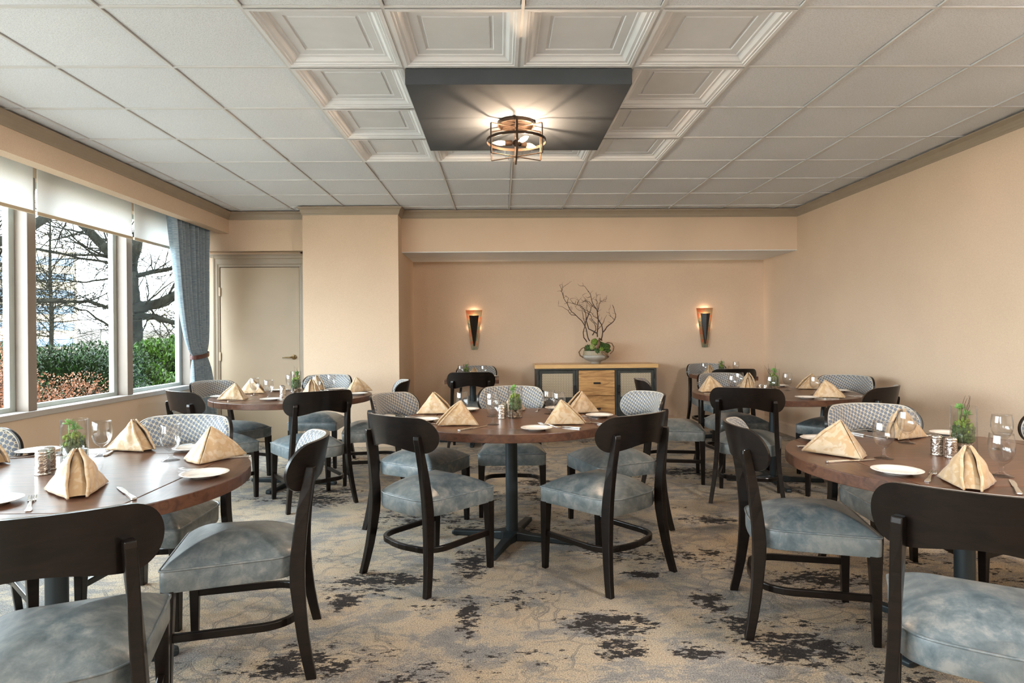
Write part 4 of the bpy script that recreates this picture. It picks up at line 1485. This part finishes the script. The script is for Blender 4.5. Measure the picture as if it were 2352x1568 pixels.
# flower bowl with tall branches
def arrangement():
    bx, by, bz = 1.19, 7.86, 0.853
    t = thing('branch_arrangement', 'stoneware bowl of moss balls with tall bare branches on the sideboard', 'arrangement', (bx, by, bz))
    k = 1 / 183.0
    prof = [(0.062, 0.0), (0.062, 0.018), (0.075, 0.026), (0.125, 0.046), (0.165, 0.072), (0.172, 0.086), (0.168, 0.100), (0.160, 0.108)]
    MB().lathe(prof + [(0.150, 0.106), (0.155, 0.090), (0.12, 0.060), (0.001, 0.045)], 48, sq=0.8).make('bowl', M['stoneware'], t, smooth=True)
    MB().lathe([(0.160, 0.108), (0.150, 0.160), (0.146, 0.160), (0.154, 0.108)], 48, sq=0.8, cap0=False, cap1=False).make('pierced_collar', M['perfbowl'], t, auto=60)
    rnd = random.Random(3)
    mb = MB().lathe([(0.148, 0.140), (0.10, 0.165), (0.001, 0.175)], 24, sq=0.8)
    mb.make('soil', M['twig'], t)
    for (x, y, z, r, m) in ((-0.09, -0.02, 0.185, 0.055, 'darkmoss'), (0.115, -0.02, 0.185, 0.078, 'leafmoss'), (0.005, -0.09, 0.150, 0.045, 'darkmoss'), (0.06, -0.10, 0.178, 0.030, 'moss'),
                            (-0.045, -0.05, 0.205, 0.042, 'lichen'), (-0.01, -0.01, 0.265, 0.050, 'moss'), (0.06, 0.01, 0.235, 0.045, 'leafmoss'), (-0.11, 0.0, 0.135, 0.030, 'darkmoss')):
        mb = MB()
        mb.ball((x, y, z), r * 0.85, 14, 10, 0.08)
        for q in range(90):
            th = math.acos(rnd.uniform(-0.6, 1)); a = rnd.uniform(0, 2 * PI)
            dd = Vector((math.sin(th) * math.cos(a), math.sin(th) * math.sin(a), math.cos(th)))
            mb.ball(Vector((x, y, z)) + dd * r * 0.85, r * rnd.uniform(0.10, 0.2), 5, 4, 0.3)
        mb.make('moss_ball', M[m], t, smooth=True)
    # driftwood and vine handles
    MB().tube([(0.0, -0.11, 0.19), (0.02, -0.12, 0.23), (0.035, -0.08, 0.285), (0.05, -0.02, 0.31), (0.085, 0.0, 0.29)], [0.010, 0.022, 0.014, 0.012, 0.008], 8).make('driftwood', M['drift'], t, smooth=True)
    MB().tube([(0.06, -0.13, 0.15), (0.09, -0.15, 0.12), (0.14, -0.14, 0.085)], [0.008, 0.013, 0.010], 8).make('driftwood', M['drift'], t, smooth=True)
    MB().tube([(-0.12, -0.06, 0.18), (-0.155, -0.06, 0.205), (-0.185, -0.06, 0.185), (-0.215, -0.06, 0.145), (-0.20, -0.06, 0.105), (-0.165, -0.06, 0.080)], [0.005, 0.006, 0.007, 0.008, 0.008, 0.007], 8).make('vine_handle', M['drift'], t, smooth=True)
    MB().tube([(0.12, -0.02, 0.245), (0.155, -0.03, 0.262), (0.20, -0.04, 0.250), (0.222, -0.05, 0.205), (0.215, -0.05, 0.16), (0.175, -0.06, 0.120)], [0.005, 0.006, 0.007, 0.008, 0.007, 0.006], 8).make('vine_handle', M['drift'], t, smooth=True)
    # branches drawn as joints (x, height) above the bowl, metres
    kk = 1 / 1367.0
    def P(px, py): return ((px - 800) * kk, (1455 - py) * kk)
    B = [[(655, 1085), (600, 1010), (590, 930), (625, 800), (640, 700), (620, 560), (560, 470), (480, 445), (340, 405), (268, 435)],
         [(700, 1070), (665, 960), (640, 840), (570, 720), (480, 630), (395, 560), (325, 420), (265, 330), (232, 210), (250, 150), (345, 82)],
         [(480, 630), (395, 620), (340, 545), (290, 515), (240, 480), (165, 465), (175, 400)],
         [(232, 210), (215, 140), (195, 92)],
         [(835, 1000), (840, 860), (850, 720), (835, 600), (820, 520), (750, 410), (725, 310), (690, 230), (620, 130), (545, 128)],
         [(835, 940), (690, 860), (655, 720), (700, 600), (735, 520), (760, 470)],
         [(900, 1060), (935, 920), (915, 790), (850, 680), (850, 570), (880, 440), (905, 385), (1000, 355)],
         [(935, 920), (1000, 830), (1080, 765), (1135, 700), (1148, 620), (1115, 510), (1090, 455)],
         [(1125, 705), (1075, 655), (1045, 530)],
         [(1075, 655), (1025, 620)],
         [(920, 790), (960, 690), (1000, 620)],
         [(850, 870), (915, 800), (860, 690), (790, 650), (740, 580), (700, 570), (640, 540), (560, 490), (500, 440), (440, 430)],
         [(830, 790), (740, 700), (720, 620), (610, 570), (560, 500), (510, 370), (465, 305)],
         [(820, 520), (720, 460), (640, 380), (585, 285)],
         [(850, 570), (830, 470), (835, 400), (815, 340), (830, 290), (805, 250)],
         [(640, 700), (690, 600), (650, 520), (660, 420), (620, 370)],
         [(770, 470), (700, 390), (650, 380), (600, 400), (545, 405)],
         [(905, 385), (930, 400), (1005, 395)],
         [(625, 770), (590, 620), (570, 540), (520, 545), (480, 520), (440, 430)],
         [(325, 420), (350, 325), (300, 310)],
         [(265, 330), (250, 250), (205, 200)],
         [(755, 970), (810, 880), (790, 770), (700, 690)],
         [(500, 440), (510, 390), (580, 315)], [(440, 430), (400, 385), (370, 350)], [(690, 230), (680, 200)], [(725, 310), (670, 330), (640, 300)]]
    mb = MB()
    for i, br in enumerate(B):
        n = len(br)
        yo = rnd.uniform(-0.05, 0.05)
        r0 = 0.0078 if br[0][1] > 900 else 0.0040
        pts = []
        for j, (px, py) in enumerate(br):
            x, z = P(px, py)
            y = yo * (0.2 + 0.8 * min(1, j / 4)) + rnd.uniform(-0.012, 0.012)
            pts.append((x, y if br[0][1] > 900 else y * 0.8, z))
        # add small kinks
        fine = []
        for j in range(n - 1):
            a, b = Vector(pts[j]), Vector(pts[j + 1])
            fine.append(a)
            fine.append((a + b) / 2 + Vector((rnd.uniform(-.006, .006), rnd.uniform(-.006, .006), rnd.uniform(-.004, .004))))
        fine.append(Vector(pts[-1]))
        m = len(fine)
        mb.tube(fine, [r0 * (1 - 0.75 * j / (m - 1)) for j in range(m)], 6)
        for j in range(3, m):
            if rnd.random() < 0.42:
                q = fine[j].copy(); dd = Vector((rnd.gauss(0, 1), rnd.gauss(0, .6), rnd.uniform(0.1, 1.2))).normalized(); tw = [q.copy()]
                for _ in range(4):
                    dd = (dd + Vector((rnd.gauss(0, .4), rnd.gauss(0, .4), rnd.gauss(0, .3)))).normalized()
                    q = q + dd * rnd.uniform(0.010, 0.022); tw.append(q.copy())
                mb.tube(tw, [0.0022, 0.0019, 0.0016, 0.0013, 0.0009], 4)
    mb.make('branches', M['twig'], t)
    return t
def m_perfbowl():
    t = NT('pierced_bowl_collar')
    v = t.coord('Object')
    sp = t.n('SeparateXYZ'); t.l(v, sp.inputs[0])
    an = t.math('MULTIPLY', t.math('ARCTAN2', sp.outputs[1], sp.outputs[0]), 60 / (2 * PI))
    zz = t.math('DIVIDE', sp.outputs[2], 0.016)
    fa = t.math('SUBTRACT', t.math('FRACT', t.math('ADD', an, zz)), 0.5)
    fb = t.math('SUBTRACT', t.math('FRACT', t.math('SUBTRACT', an, zz)), 0.5)
    d = t.math('MAXIMUM', t.math('ABSOLUTE', fa), t.math('ABSOLUTE', fb))
    t.base(t.ramp(d, [(0.27, (0.02, 0.015, 0.01)), (0.32, (0.45, 0.38, 0.26))]), 0.5)
    return t.m
M['perfbowl'] = m_perfbowl()
M['leafmoss'] = simple('leafy_moss', (0.055, 0.115, 0.020), 0.7, var=0.6, scale=70, bump=1.0, bscale=150)
arrangement()

# ------------------------------------------------------------------ wall lamps
def sconce(x, z, lab):
    t = thing('wall_sconce', lab, 'wall lamp', (x, YA, z), 0, 'tapered copper wall lamps')
    h = 0.51
    # tapered patina back plate standing off the wall
    w0, w1 = 0.108, 0.036
    vs = []
    for y in (-0.030, -0.024):
        vs += [(-w0, y, h / 2), (w0, y, h / 2), (w1, y, -h / 2), (-w1, y, -h / 2)]
    MB().add(vs, [(0, 1, 2, 3), (7, 6, 5, 4), (0, 4, 5, 1), (1, 5, 6, 2), (2, 6, 7, 3), (3, 7, 4, 0)]).make('back_plate', M['copper'], t)
    MB().box(-0.03, 0.03, -0.024, 0.0, -0.10, 0.12).make('wall_bracket', M['black'], t)
    # folded black shield
    q = 0.062
    zt, zb = h / 2 - 0.070, -h / 2 + 0.045
    vs = [(-q, -0.055, zt), (0, -0.105, zt - 0.004), (q, -0.055, zt), (-0.008, -0.045, zb), (0, -0.060, zb), (0.008, -0.045, zb)]
    o = MB().add(vs, [(0, 1, 4, 3), (1, 2, 5, 4)]).make('shield', M['black'], t)
    md = o.modifiers.new('s', 'SOLIDIFY'); md.thickness = 0.002; md.offset = 0
    for s in (-1, 1):
        MB().tube([(s * 0.004, -0.03, 0.02), (s * 0.02, -0.05, 0.02)], 0.004, 6).make('shield_arm', M['black'], t)
    MB().lathe([(0.004, 0.09), (0.014, 0.10), (0.016, 0.12), (0.010, 0.145), (0.003, 0.155)], 14, c=(0, -0.058, -0.03)).make('bulb', M['bulb2'], t, smooth=True)
    point('sconce_light', (0, -0.042, 0.150), 1.3, WARM, 0.02, t)
    for gx, gz, gw in ((0, 0.210, 1.1), (-0.052, 0.03, 0.12), (0.052, 0.03, 0.12)):
        point('sconce_glow', (gx, -0.012, gz), gw, WARM, 0.006, t)
    return t
M['bulb2'] = emit('sconce_bulb', (1.0, 0.55, 0.22), 1.5)
sconce(-0.338, 1.290, 'tapered copper wall lamp left of the sideboard')
sconce(2.655, 1.293, 'tapered copper wall lamp right of the sideboard')

# ------------------------------------------------------------------ ceiling panel and cage light
def ceiling_light(x0, y0, watt, tone, lab, lab2):
    cx, cy = x0, y0
    s = T
    pn = MB().box(-s + .004, s - .004, -s + .004, s - .004, -0.085, 0.0).make('ceiling_panel', M['slate'], None, bevel=0.003)
    pn.location = (cx, cy, CE + 0.003)
    tag(pn, lab2, 'ceiling panel')
    z = CE - 0.082
    t = thing('ceiling_light', lab, 'ceiling light', (cx, cy, z))
    MB().lathe([(0.118, 0.0), (0.118, -0.022), (0.108, -0.022), (0.108, -0.006), (0.001, -0.006)], 48).make('canopy', M['bronze'], t, auto=40)
    Rr = 0.186
    m = MB()
    n = 72
    pts = [(Rr * math.cos(2 * PI * k / n), Rr * math.sin(2 * PI * k / n), -0.118) for k in range(n)]
    secs = [((0.0015 * math.cos(2 * PI * k / n), 0.0015 * math.sin(2 * PI * k / n), 0), (0, 0, 0.0085)) for k in range(n)]
    m.sweep(pts, secs, closed=True)
    m.make('ring', M['bronze'], t, auto=40)
    for k in range(3):
        a = R(90 + 60 * k)
        d = Vector((math.cos(a), math.sin(a), 0)); w = Vector((-d.y, d.x, 0))
        r = Rr - 0.004
        zt, zb = -0.030, -0.215
        loop = [d * r + Vector((0, 0, zt)), d * r + Vector((0, 0, zb)), d * -r + Vector((0, 0, zb)), d * -r + Vector((0, 0, zt))]
        q = MB()
        hw = 0.0065
        def bar(a_, b_, nrm):
            q.sweep([a_, b_], [(w * hw, nrm * 0.0015)] * 2)
        bar(loop[0], loop[1], d); bar(loop[2], loop[3], d)
        bar(loop[1], loop[2], Vector((0, 0, 1))); bar(loop[3], loop[0], Vector((0, 0, 1)))
        q.make('cage_strap', M['bronze'], t)
    MB().tube([(0, 0, -0.006), (0, 0, -0.135)], 0.006, 10).make('stem', M['bronze'], t, smooth=True)
    MB().lathe([(0.010, -0.15), (0.020, -0.14), (0.020, -0.118), (0.010, -0.11)], 20).make('hub', M['bronze'], t, auto=40)
    for k, deg in enumerate((183, 32, -62)):
        a = R(deg); d = Vector((math.cos(a), math.sin(a), 0))
        c = Vector((0, 0, -0.13))
        so = MB().tube([c + d * 0.012, c + d * 0.026], 0.007, 12).tube([c + d * 0.026, c + d * 0.072], 0.0165, 18).make('socket', M['bronze'], t, auto=40)
        b = MB().tube([c + d * x for x in (0.072, 0.080, 0.095, 0.115, 0.135, 0.150)], [0.008, 0.013, 0.016, 0.014, 0.008, 0.002], 14)
        bo = b.make('bulb', M['bulb'], t, smooth=True)
        p = c + d * 0.11 + Vector((0, 0, 0.0))
        point('bulb_light', p + Vector((0, 0, 0.0)), watt, tone, 0.008, t)
ceiling_light(GX, GY + 3 * T, 15.0, WARM, 'bronze cage ceiling light with three glowing candle bulbs', 'slate blue square panel among white coffered ceiling tiles')
ceiling_light(GX, GY - 5 * T, 30.0, FILL_LAMP, 'middle bronze cage fill light added behind the camera', 'middle slate blue panel added with the fill light behind the camera')  # unseen fixture added to fill the room from behind the camera
ceiling_light(GX - 4 * T, GY - 5 * T, 22.0, FILL_LAMP, 'window-side bronze cage fill light added behind the camera', 'window-side slate blue panel added with the fill light behind the camera')  # second added fill fixture, also out of view
ceiling_light(GX + 4 * T, GY - 2 * T, 70.0, FILL_LAMP, 'wall-side bronze cage fill light added out of view, brightening the right wall', 'wall-side slate blue panel added with its fill light, out of view')  # strong added fixture above the frame, brightens the right wall

# ------------------------------------------------------------------ outside the windows
GZ = -0.35
struct(MB().box(-90, -3.85, -60, 120, GZ - 0.3, GZ).make('ground', M['soil']))
# distant bank and low wall
bk_ = MB()
rb = random.Random(4)
bk_.grid(lambda u, v: (-75 + 62 * u, 68 + 26 * v, GZ + (2.1 - GZ) * math.sin(PI / 2 * min(1, v * 2.2)) + 0.25 * math.sin(u * 23) * v + 0.12 * math.sin(u * 61 + 1)), 60, 10)
tag(bk_.make('earth_bank', M['bankbrown'], smooth=True), 'hazy brown earth bank far behind the hedge', 'bank')
b = MB().box(-15.5, -12, 27, 27.4, GZ, 1.35).make('concrete_wall', M['concrete']); tag(b, 'pale low wall beyond the hedge, seen through the right window pane', 'wall')
def office():
    t = thing('office_building', 'pale office block with blue window bands seen through the left windows', 'building', (-42.3, 42.1, GZ), R(41))
    MB().box(-22, 12, 0, 12, 0, 8.3).make('facade', M['facade'], t)
    for k in range(6):
        z = 0.9 + k * 1.25
        MB().box(-21.5, 11.8, -0.15, 0.05, z, z + 0.6).make('window_band', M['bandglass'], t)
    MB().box(-1.2, -0.2, -0.25, 0.05, 0, 7.9).make('stair_strip', M['bandglass'], t)
office()

def grow(mb, p, d, r, L, depth, rnd, spread=0.75, droop=0.0, segs=5, minr=0.004, kids=(2, 4)):
    pts = [p.copy()]; rads = [r]
    n = segs
    for k in range(n):
        d = (d + Vector((rnd.gauss(0, .16), rnd.gauss(0, .16), rnd.gauss(0, .13) + droop))).normalized()
        p = p + d * (L / n)
        pts.append(p.copy()); rads.append(max(minr, r * (1 - 0.65 * (k + 1) / n)))
    mb.tube(pts, rads, 6 if r > 0.02 else 4, caps=False)
    if depth <= 0: return
    for c in range(rnd.randint(*kids)):
        i = rnd.randint(1, n)
        ax = Vector((rnd.gauss(0, 1), rnd.gauss(0, 1), rnd.gauss(0, .8))).normalized()
        nd = (d + ax * spread).normalized()
        grow(mb, pts[i], nd, rads[i] * 0.62, L * rnd.uniform(0.5, 0.8), depth - 1, rnd, spread, droop, segs, minr, kids)

def limb(mb, pts, r0, r1, rnd, sub=10, subL=1.2, depth=2, subr=0.35):
    P = []
    for a, b in zip(pts[:-1], pts[1:]):
        a, b = Vector(a), Vector(b)
        for k in range(3):
            P.append(a.lerp(b, k / 3) + Vector((rnd.gauss(0, .02), rnd.gauss(0, .02), rnd.gauss(0, .02))) * (0 if k == 0 else 1))
    P.append(Vector(pts[-1]))
    n = len(P)
    rads = [(r0 + (r1 - r0) * i / (n - 1)) * rnd.uniform(0.92, 1.1) for i in range(n)]
    mb.tube(P, rads, 9)
    for k in range(sub):
        i = rnd.randint(1, n - 1)
        t = (P[i] - P[i - 1]).normalized()
        ax = Vector((rnd.gauss(0, 1), rnd.gauss(0, 1), rnd.gauss(0, .9))).normalized()
        grow(mb, P[i], (t * 0.5 + ax).normalized(), max(0.008, rads[i] * subr * rnd.uniform(0.4, 0.9)), subL * rnd.uniform(0.6, 1.2), depth, rnd)

def tree_main():
    rnd = random.Random(11)
    x, y = -8.5, 14.8
    t = thing('bare_tree', 'large bare tree with thick grey limbs outside the right window panes', 'tree', (x, y, GZ), 0, 'bare trees outside the windows')
    z0 = 1.235 - GZ
    mb = MB()
    limb(mb, [(0, 0, 0), (0.02, 0, 1.2), (-0.02, 0, 2.6), (-0.10, 0, 3.2)], 0.105, 0.12, rnd, 3, 1.0, 1, 0.12)
    mb.make('trunk', M['bark'], t, smooth=True)
    mb = MB()
    limb(mb, [(-0.10, 0, 3.0), (-0.55, 0.1, 3.45), (-1.05, 0.2, 3.95), (-1.45, 0.2, 4.45), (-1.9, 0.4, 5.2), (-2.3, 0.5, 6.4)], 0.13, 0.05, rnd, 30, 1.8, 3)
    limb(mb, [(-0.10, 0, 3.1), (0.25, -0.3, 3.9), (0.5, -0.6, 5.0), (0.6, -0.8, 6.4)], 0.13, 0.06, rnd, 10, 1.6, 2)
    limb(mb, [(0.0, 0, 2.25), (0.45, 0.1, 2.35), (0.9, 0.1, 2.55), (1.6, 0.0, 2.6), (2.4, 0.1, 2.8)], 0.14, 0.06, rnd, 26, 1.6, 3, 0.3)
    limb(mb, [(0.0, 0, 2.05), (0.5, -0.1, 2.05), (1.0, -0.2, 1.9), (1.8, -0.3, 1.95)], 0.09, 0.04, rnd, 10, 1.1, 2, 0.3)
    limb(mb, [(0.0, 0, 3.0), (0.5, 0.2, 3.15), (1.1, 0.3, 3.35), (1.9, 0.2, 3.5)], 0.06, 0.03, rnd, 12, 1.1, 2, 0.4)
    limb(mb, [(0.0, 0, 1.5), (0.5, 0.0, 1.45), (1.2, 0.1, 1.5)], 0.035, 0.015, rnd, 6, 0.8, 1, 0.5)
    limb(mb, [(-0.05, 0, 2.0), (-0.5, -0.1, 2.25), (-1.0, -0.1, 2.42), (-1.7, -0.2, 2.4), (-2.4, -0.3, 2.42)], 0.05, 0.022, rnd, 30, 1.3, 3, 0.5)
    limb(mb, [(-0.05, 0, 1.65), (-0.6, 0.1, 1.8), (-1.1, 0.1, 2.15), (-1.6, 0.3, 2.3)], 0.035, 0.015, rnd, 10, 1.0, 2, 0.5)
    limb(mb, [(-0.05, 0, 2.75), (-0.7, 0.3, 3.0), (-1.4, 0.4, 2.9), (-2.3, 0.5, 3.0)], 0.03, 0.014, rnd, 12, 1.1, 2, 0.5)
    mb.make('limbs', M['bark'], t, smooth=True)
tree_main()
def tree_left():
    rnd = random.Random(5)
    x, y = -11.3, 9.6
    t = thing('bare_tree', 'bare tree whose bent grey limb fills the leftmost window pane', 'tree', (x, y, GZ), 0, 'bare trees outside the windows')
    mb = MB()
    limb(mb, [(0, 0, 0), (0.0, 0, 1.4), (0.1, 0, 2.4)], 0.2, 0.16, rnd, 2, 1.0, 1, 0.12)
    mb.make('trunk', M['bark'], t, smooth=True)
    mb = MB()
    limb(mb, [(0.1, 0, 2.3), (0.9, 0.6, 2.75), (1.75, 1.4, 3.0), (2.3, 2.1, 3.4), (2.9, 2.8, 4.2), (3.2, 3.2, 5.2)], 0.13, 0.06, rnd, 28, 1.4, 3, 0.4)
    limb(mb, [(1.9, 1.5, 3.05), (1.9, 1.5, 3.6), (1.6, 1.4, 4.3), (1.5, 1.3, 5.2)], 0.09, 0.04, rnd, 20, 1.4, 3, 0.4)
    limb(mb, [(0.1, 0, 2.2), (0.9, 0.7, 2.1), (2.0, 1.5, 2.25), (3.0, 2.4, 2.3)], 0.06, 0.025, rnd, 24, 1.3, 3, 0.5)
    limb(mb, [(0.1, 0, 1.9), (1.1, 0.8, 1.6), (2.3, 1.8, 1.5), (3.4, 2.6, 1.2)], 0.05, 0.02, rnd, 12, 1.2, 2, 0.5)
    mb.make('limbs', M['bark'], t, smooth=True)
tree_left()
def tree_young(x, y, h, seed, lab):
    rnd = random.Random(seed)
    t = thing('young_tree', lab, 'tree', (x, y, GZ), 0, None)
    mb = MB()
    limb(mb, [(0, 0, 0), (0.05, 0, h * 0.35), (0, 0, h * 0.7), (0.05, 0, h)], 0.09, 0.02, rnd, 4, 1.0, 1, 0.3)
    mb.make('trunk', M['bark'], t, smooth=True)
    mb = MB(); bd = MB()
    for k in range(46):
        z = rnd.uniform(0.25, 0.97) * h
        a = rnd.uniform(0, 2 * PI)
        dd = Vector((math.cos(a), math.sin(a), rnd.uniform(0.1, 0.9))).normalized()
        n0 = len(mb.v)
        grow(mb, Vector((0.03, 0, z)), dd, 0.022, (1 - z / h) * 1.6 + 0.7, 2, rnd, 0.7, 0.0, 4, 0.005, (2, 3))
        for q in range(n0, len(mb.v), 9):
            if rnd.random() < 0.5:
                bd.ball(Vector(mb.v[q]), rnd.uniform(0.015, 0.035), 4, 3, 0.3)
    mb.make('limbs', M['twigbark'], t, smooth=True)
    o = bd.make('buds', M['bud'], t); o['kind'] = 'stuff'
tree_young(-15.9, 22.5, 6.2, 21, 'slender young tree with yellow buds behind the middle window pane')
tree_young(-12.0, 24.5, 2.9, 23, 'low budding tree beyond the hedge, behind the middle window pane')

def leafy(name, lab, cat, blobs, mat, nleaf, size, seed, twig=None, gz=GZ, grp=None, up=0.3):
    rnd = random.Random(seed)
    t = thing(name, lab, cat, (blobs[0][0], blobs[0][1], gz), 0, grp)
    o0 = Vector((blobs[0][0], blobs[0][1], gz))
    core = MB(); mb = MB()
    tot = sum(b[3] * b[4] * b[5] for b in blobs)
    for (x, y, z, rx, ry, rz) in blobs:
        c = Vector((x, y, z)) - o0
        if twig is None:
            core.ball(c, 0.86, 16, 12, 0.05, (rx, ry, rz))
        n = int(nleaf * rx * ry * rz / tot)
        for k in range(n):
            a = rnd.uniform(0, 2 * PI); th = math.acos(rnd.uniform(-1, 1))
            q = rnd.uniform(0.80, 1.06) if twig is None else rnd.uniform(0.3, 1.0)
            dv = Vector((math.sin(th) * math.cos(a), math.sin(th) * math.sin(a), math.cos(th)))
            p = c + Vector((dv.x * rx, dv.y * ry, dv.z * rz)) * q
            if p.z < 0.0: continue
            ax = (dv + Vector((rnd.gauss(0, .7), rnd.gauss(0, .7), rnd.gauss(0, .7) + up))).normalized()
            s = ax.cross(Vector((rnd.gauss(0, 1), rnd.gauss(0, 1), rnd.gauss(0, 1)))).normalized()
            L = size * rnd.uniform(0.6, 1.3); W = L * 0.26
            nn = ax.cross(s)
            mb.add([p, p + ax * L * 0.5 + s * W + nn * L * .08, p + ax * L, p + ax * L * 0.5 - s * W + nn * L * .08], [(0, 1, 2), (0, 2, 3)])
    if twig is None:
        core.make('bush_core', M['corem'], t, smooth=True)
    lf = mb.make('leaves', mat, t); lf['kind'] = 'stuff'
    if twig:
        tw = MB()
        for (x, y, z, rx, ry, rz) in blobs:
            c = Vector((x, y, z)) - o0
            for k in range(twig):
                e = c + Vector((rnd.gauss(0, .4) * rx, rnd.gauss(0, .4) * ry, rnd.gauss(0, .4) * rz))
                tw.tube([Vector((0, 0, 0)), Vector((e.x * .4 + rnd.gauss(0, .08), e.y * .4 + rnd.gauss(0, .08), e.z * .6)), e], [0.018, 0.011, 0.004], 5)
        tw.make('stems', M['twigbark'], t, smooth=True)
    return t
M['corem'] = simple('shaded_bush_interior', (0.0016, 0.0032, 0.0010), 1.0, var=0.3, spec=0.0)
leafy('laurel_hedge', 'dark green laurel hedge outside the middle window panes', 'hedge',
      [(-5.3, 7.6, 0.35, 0.95, 1.1, 0.75), (-5.4, 6.3, 0.25, 0.9, 0.9, 0.75), (-5.6, 8.8, 0.35, 0.9, 1.0, 0.78), (-5.2, 5.2, 0.15, 0.85, 0.9, 0.75), (-7.2, 8.9, 0.3, 1.0, 1.2, 0.85), (-6.9, 7.2, 0.2, 1.0, 1.2, 0.8)],
      M['hedge'], 110000, 0.040, 31)
leafy('laurel_bush', 'bright glossy-leaved laurel bush outside the right window pane', 'bush',
      [(-5.35, 9.9, 0.35, 0.75, 0.85, 0.80), (-5.2, 11.0, 0.45, 0.8, 0.9, 0.85), (-5.0, 8.9, 0.1, 0.5, 0.55, 0.70)], M['bright'], 36000, 0.062, 32, up=0.8)
leafy('coral_maple', 'coral-leaved maple shrub outside the leftmost window pane', 'shrub',
      [(-4.45, 5.55, 0.72, 0.34, 0.42, 0.66), (-4.40, 6.05, 0.45, 0.28, 0.40, 0.48), (-4.30, 6.50, 0.66, 0.25, 0.32, 0.24), (-4.35, 5.1, 0.65, 0.30, 0.4, 0.7)], M['pinkleaf'], 15000, 0.026, 33, twig=16)
# top shoots of the bright bush
rs = random.Random(8)
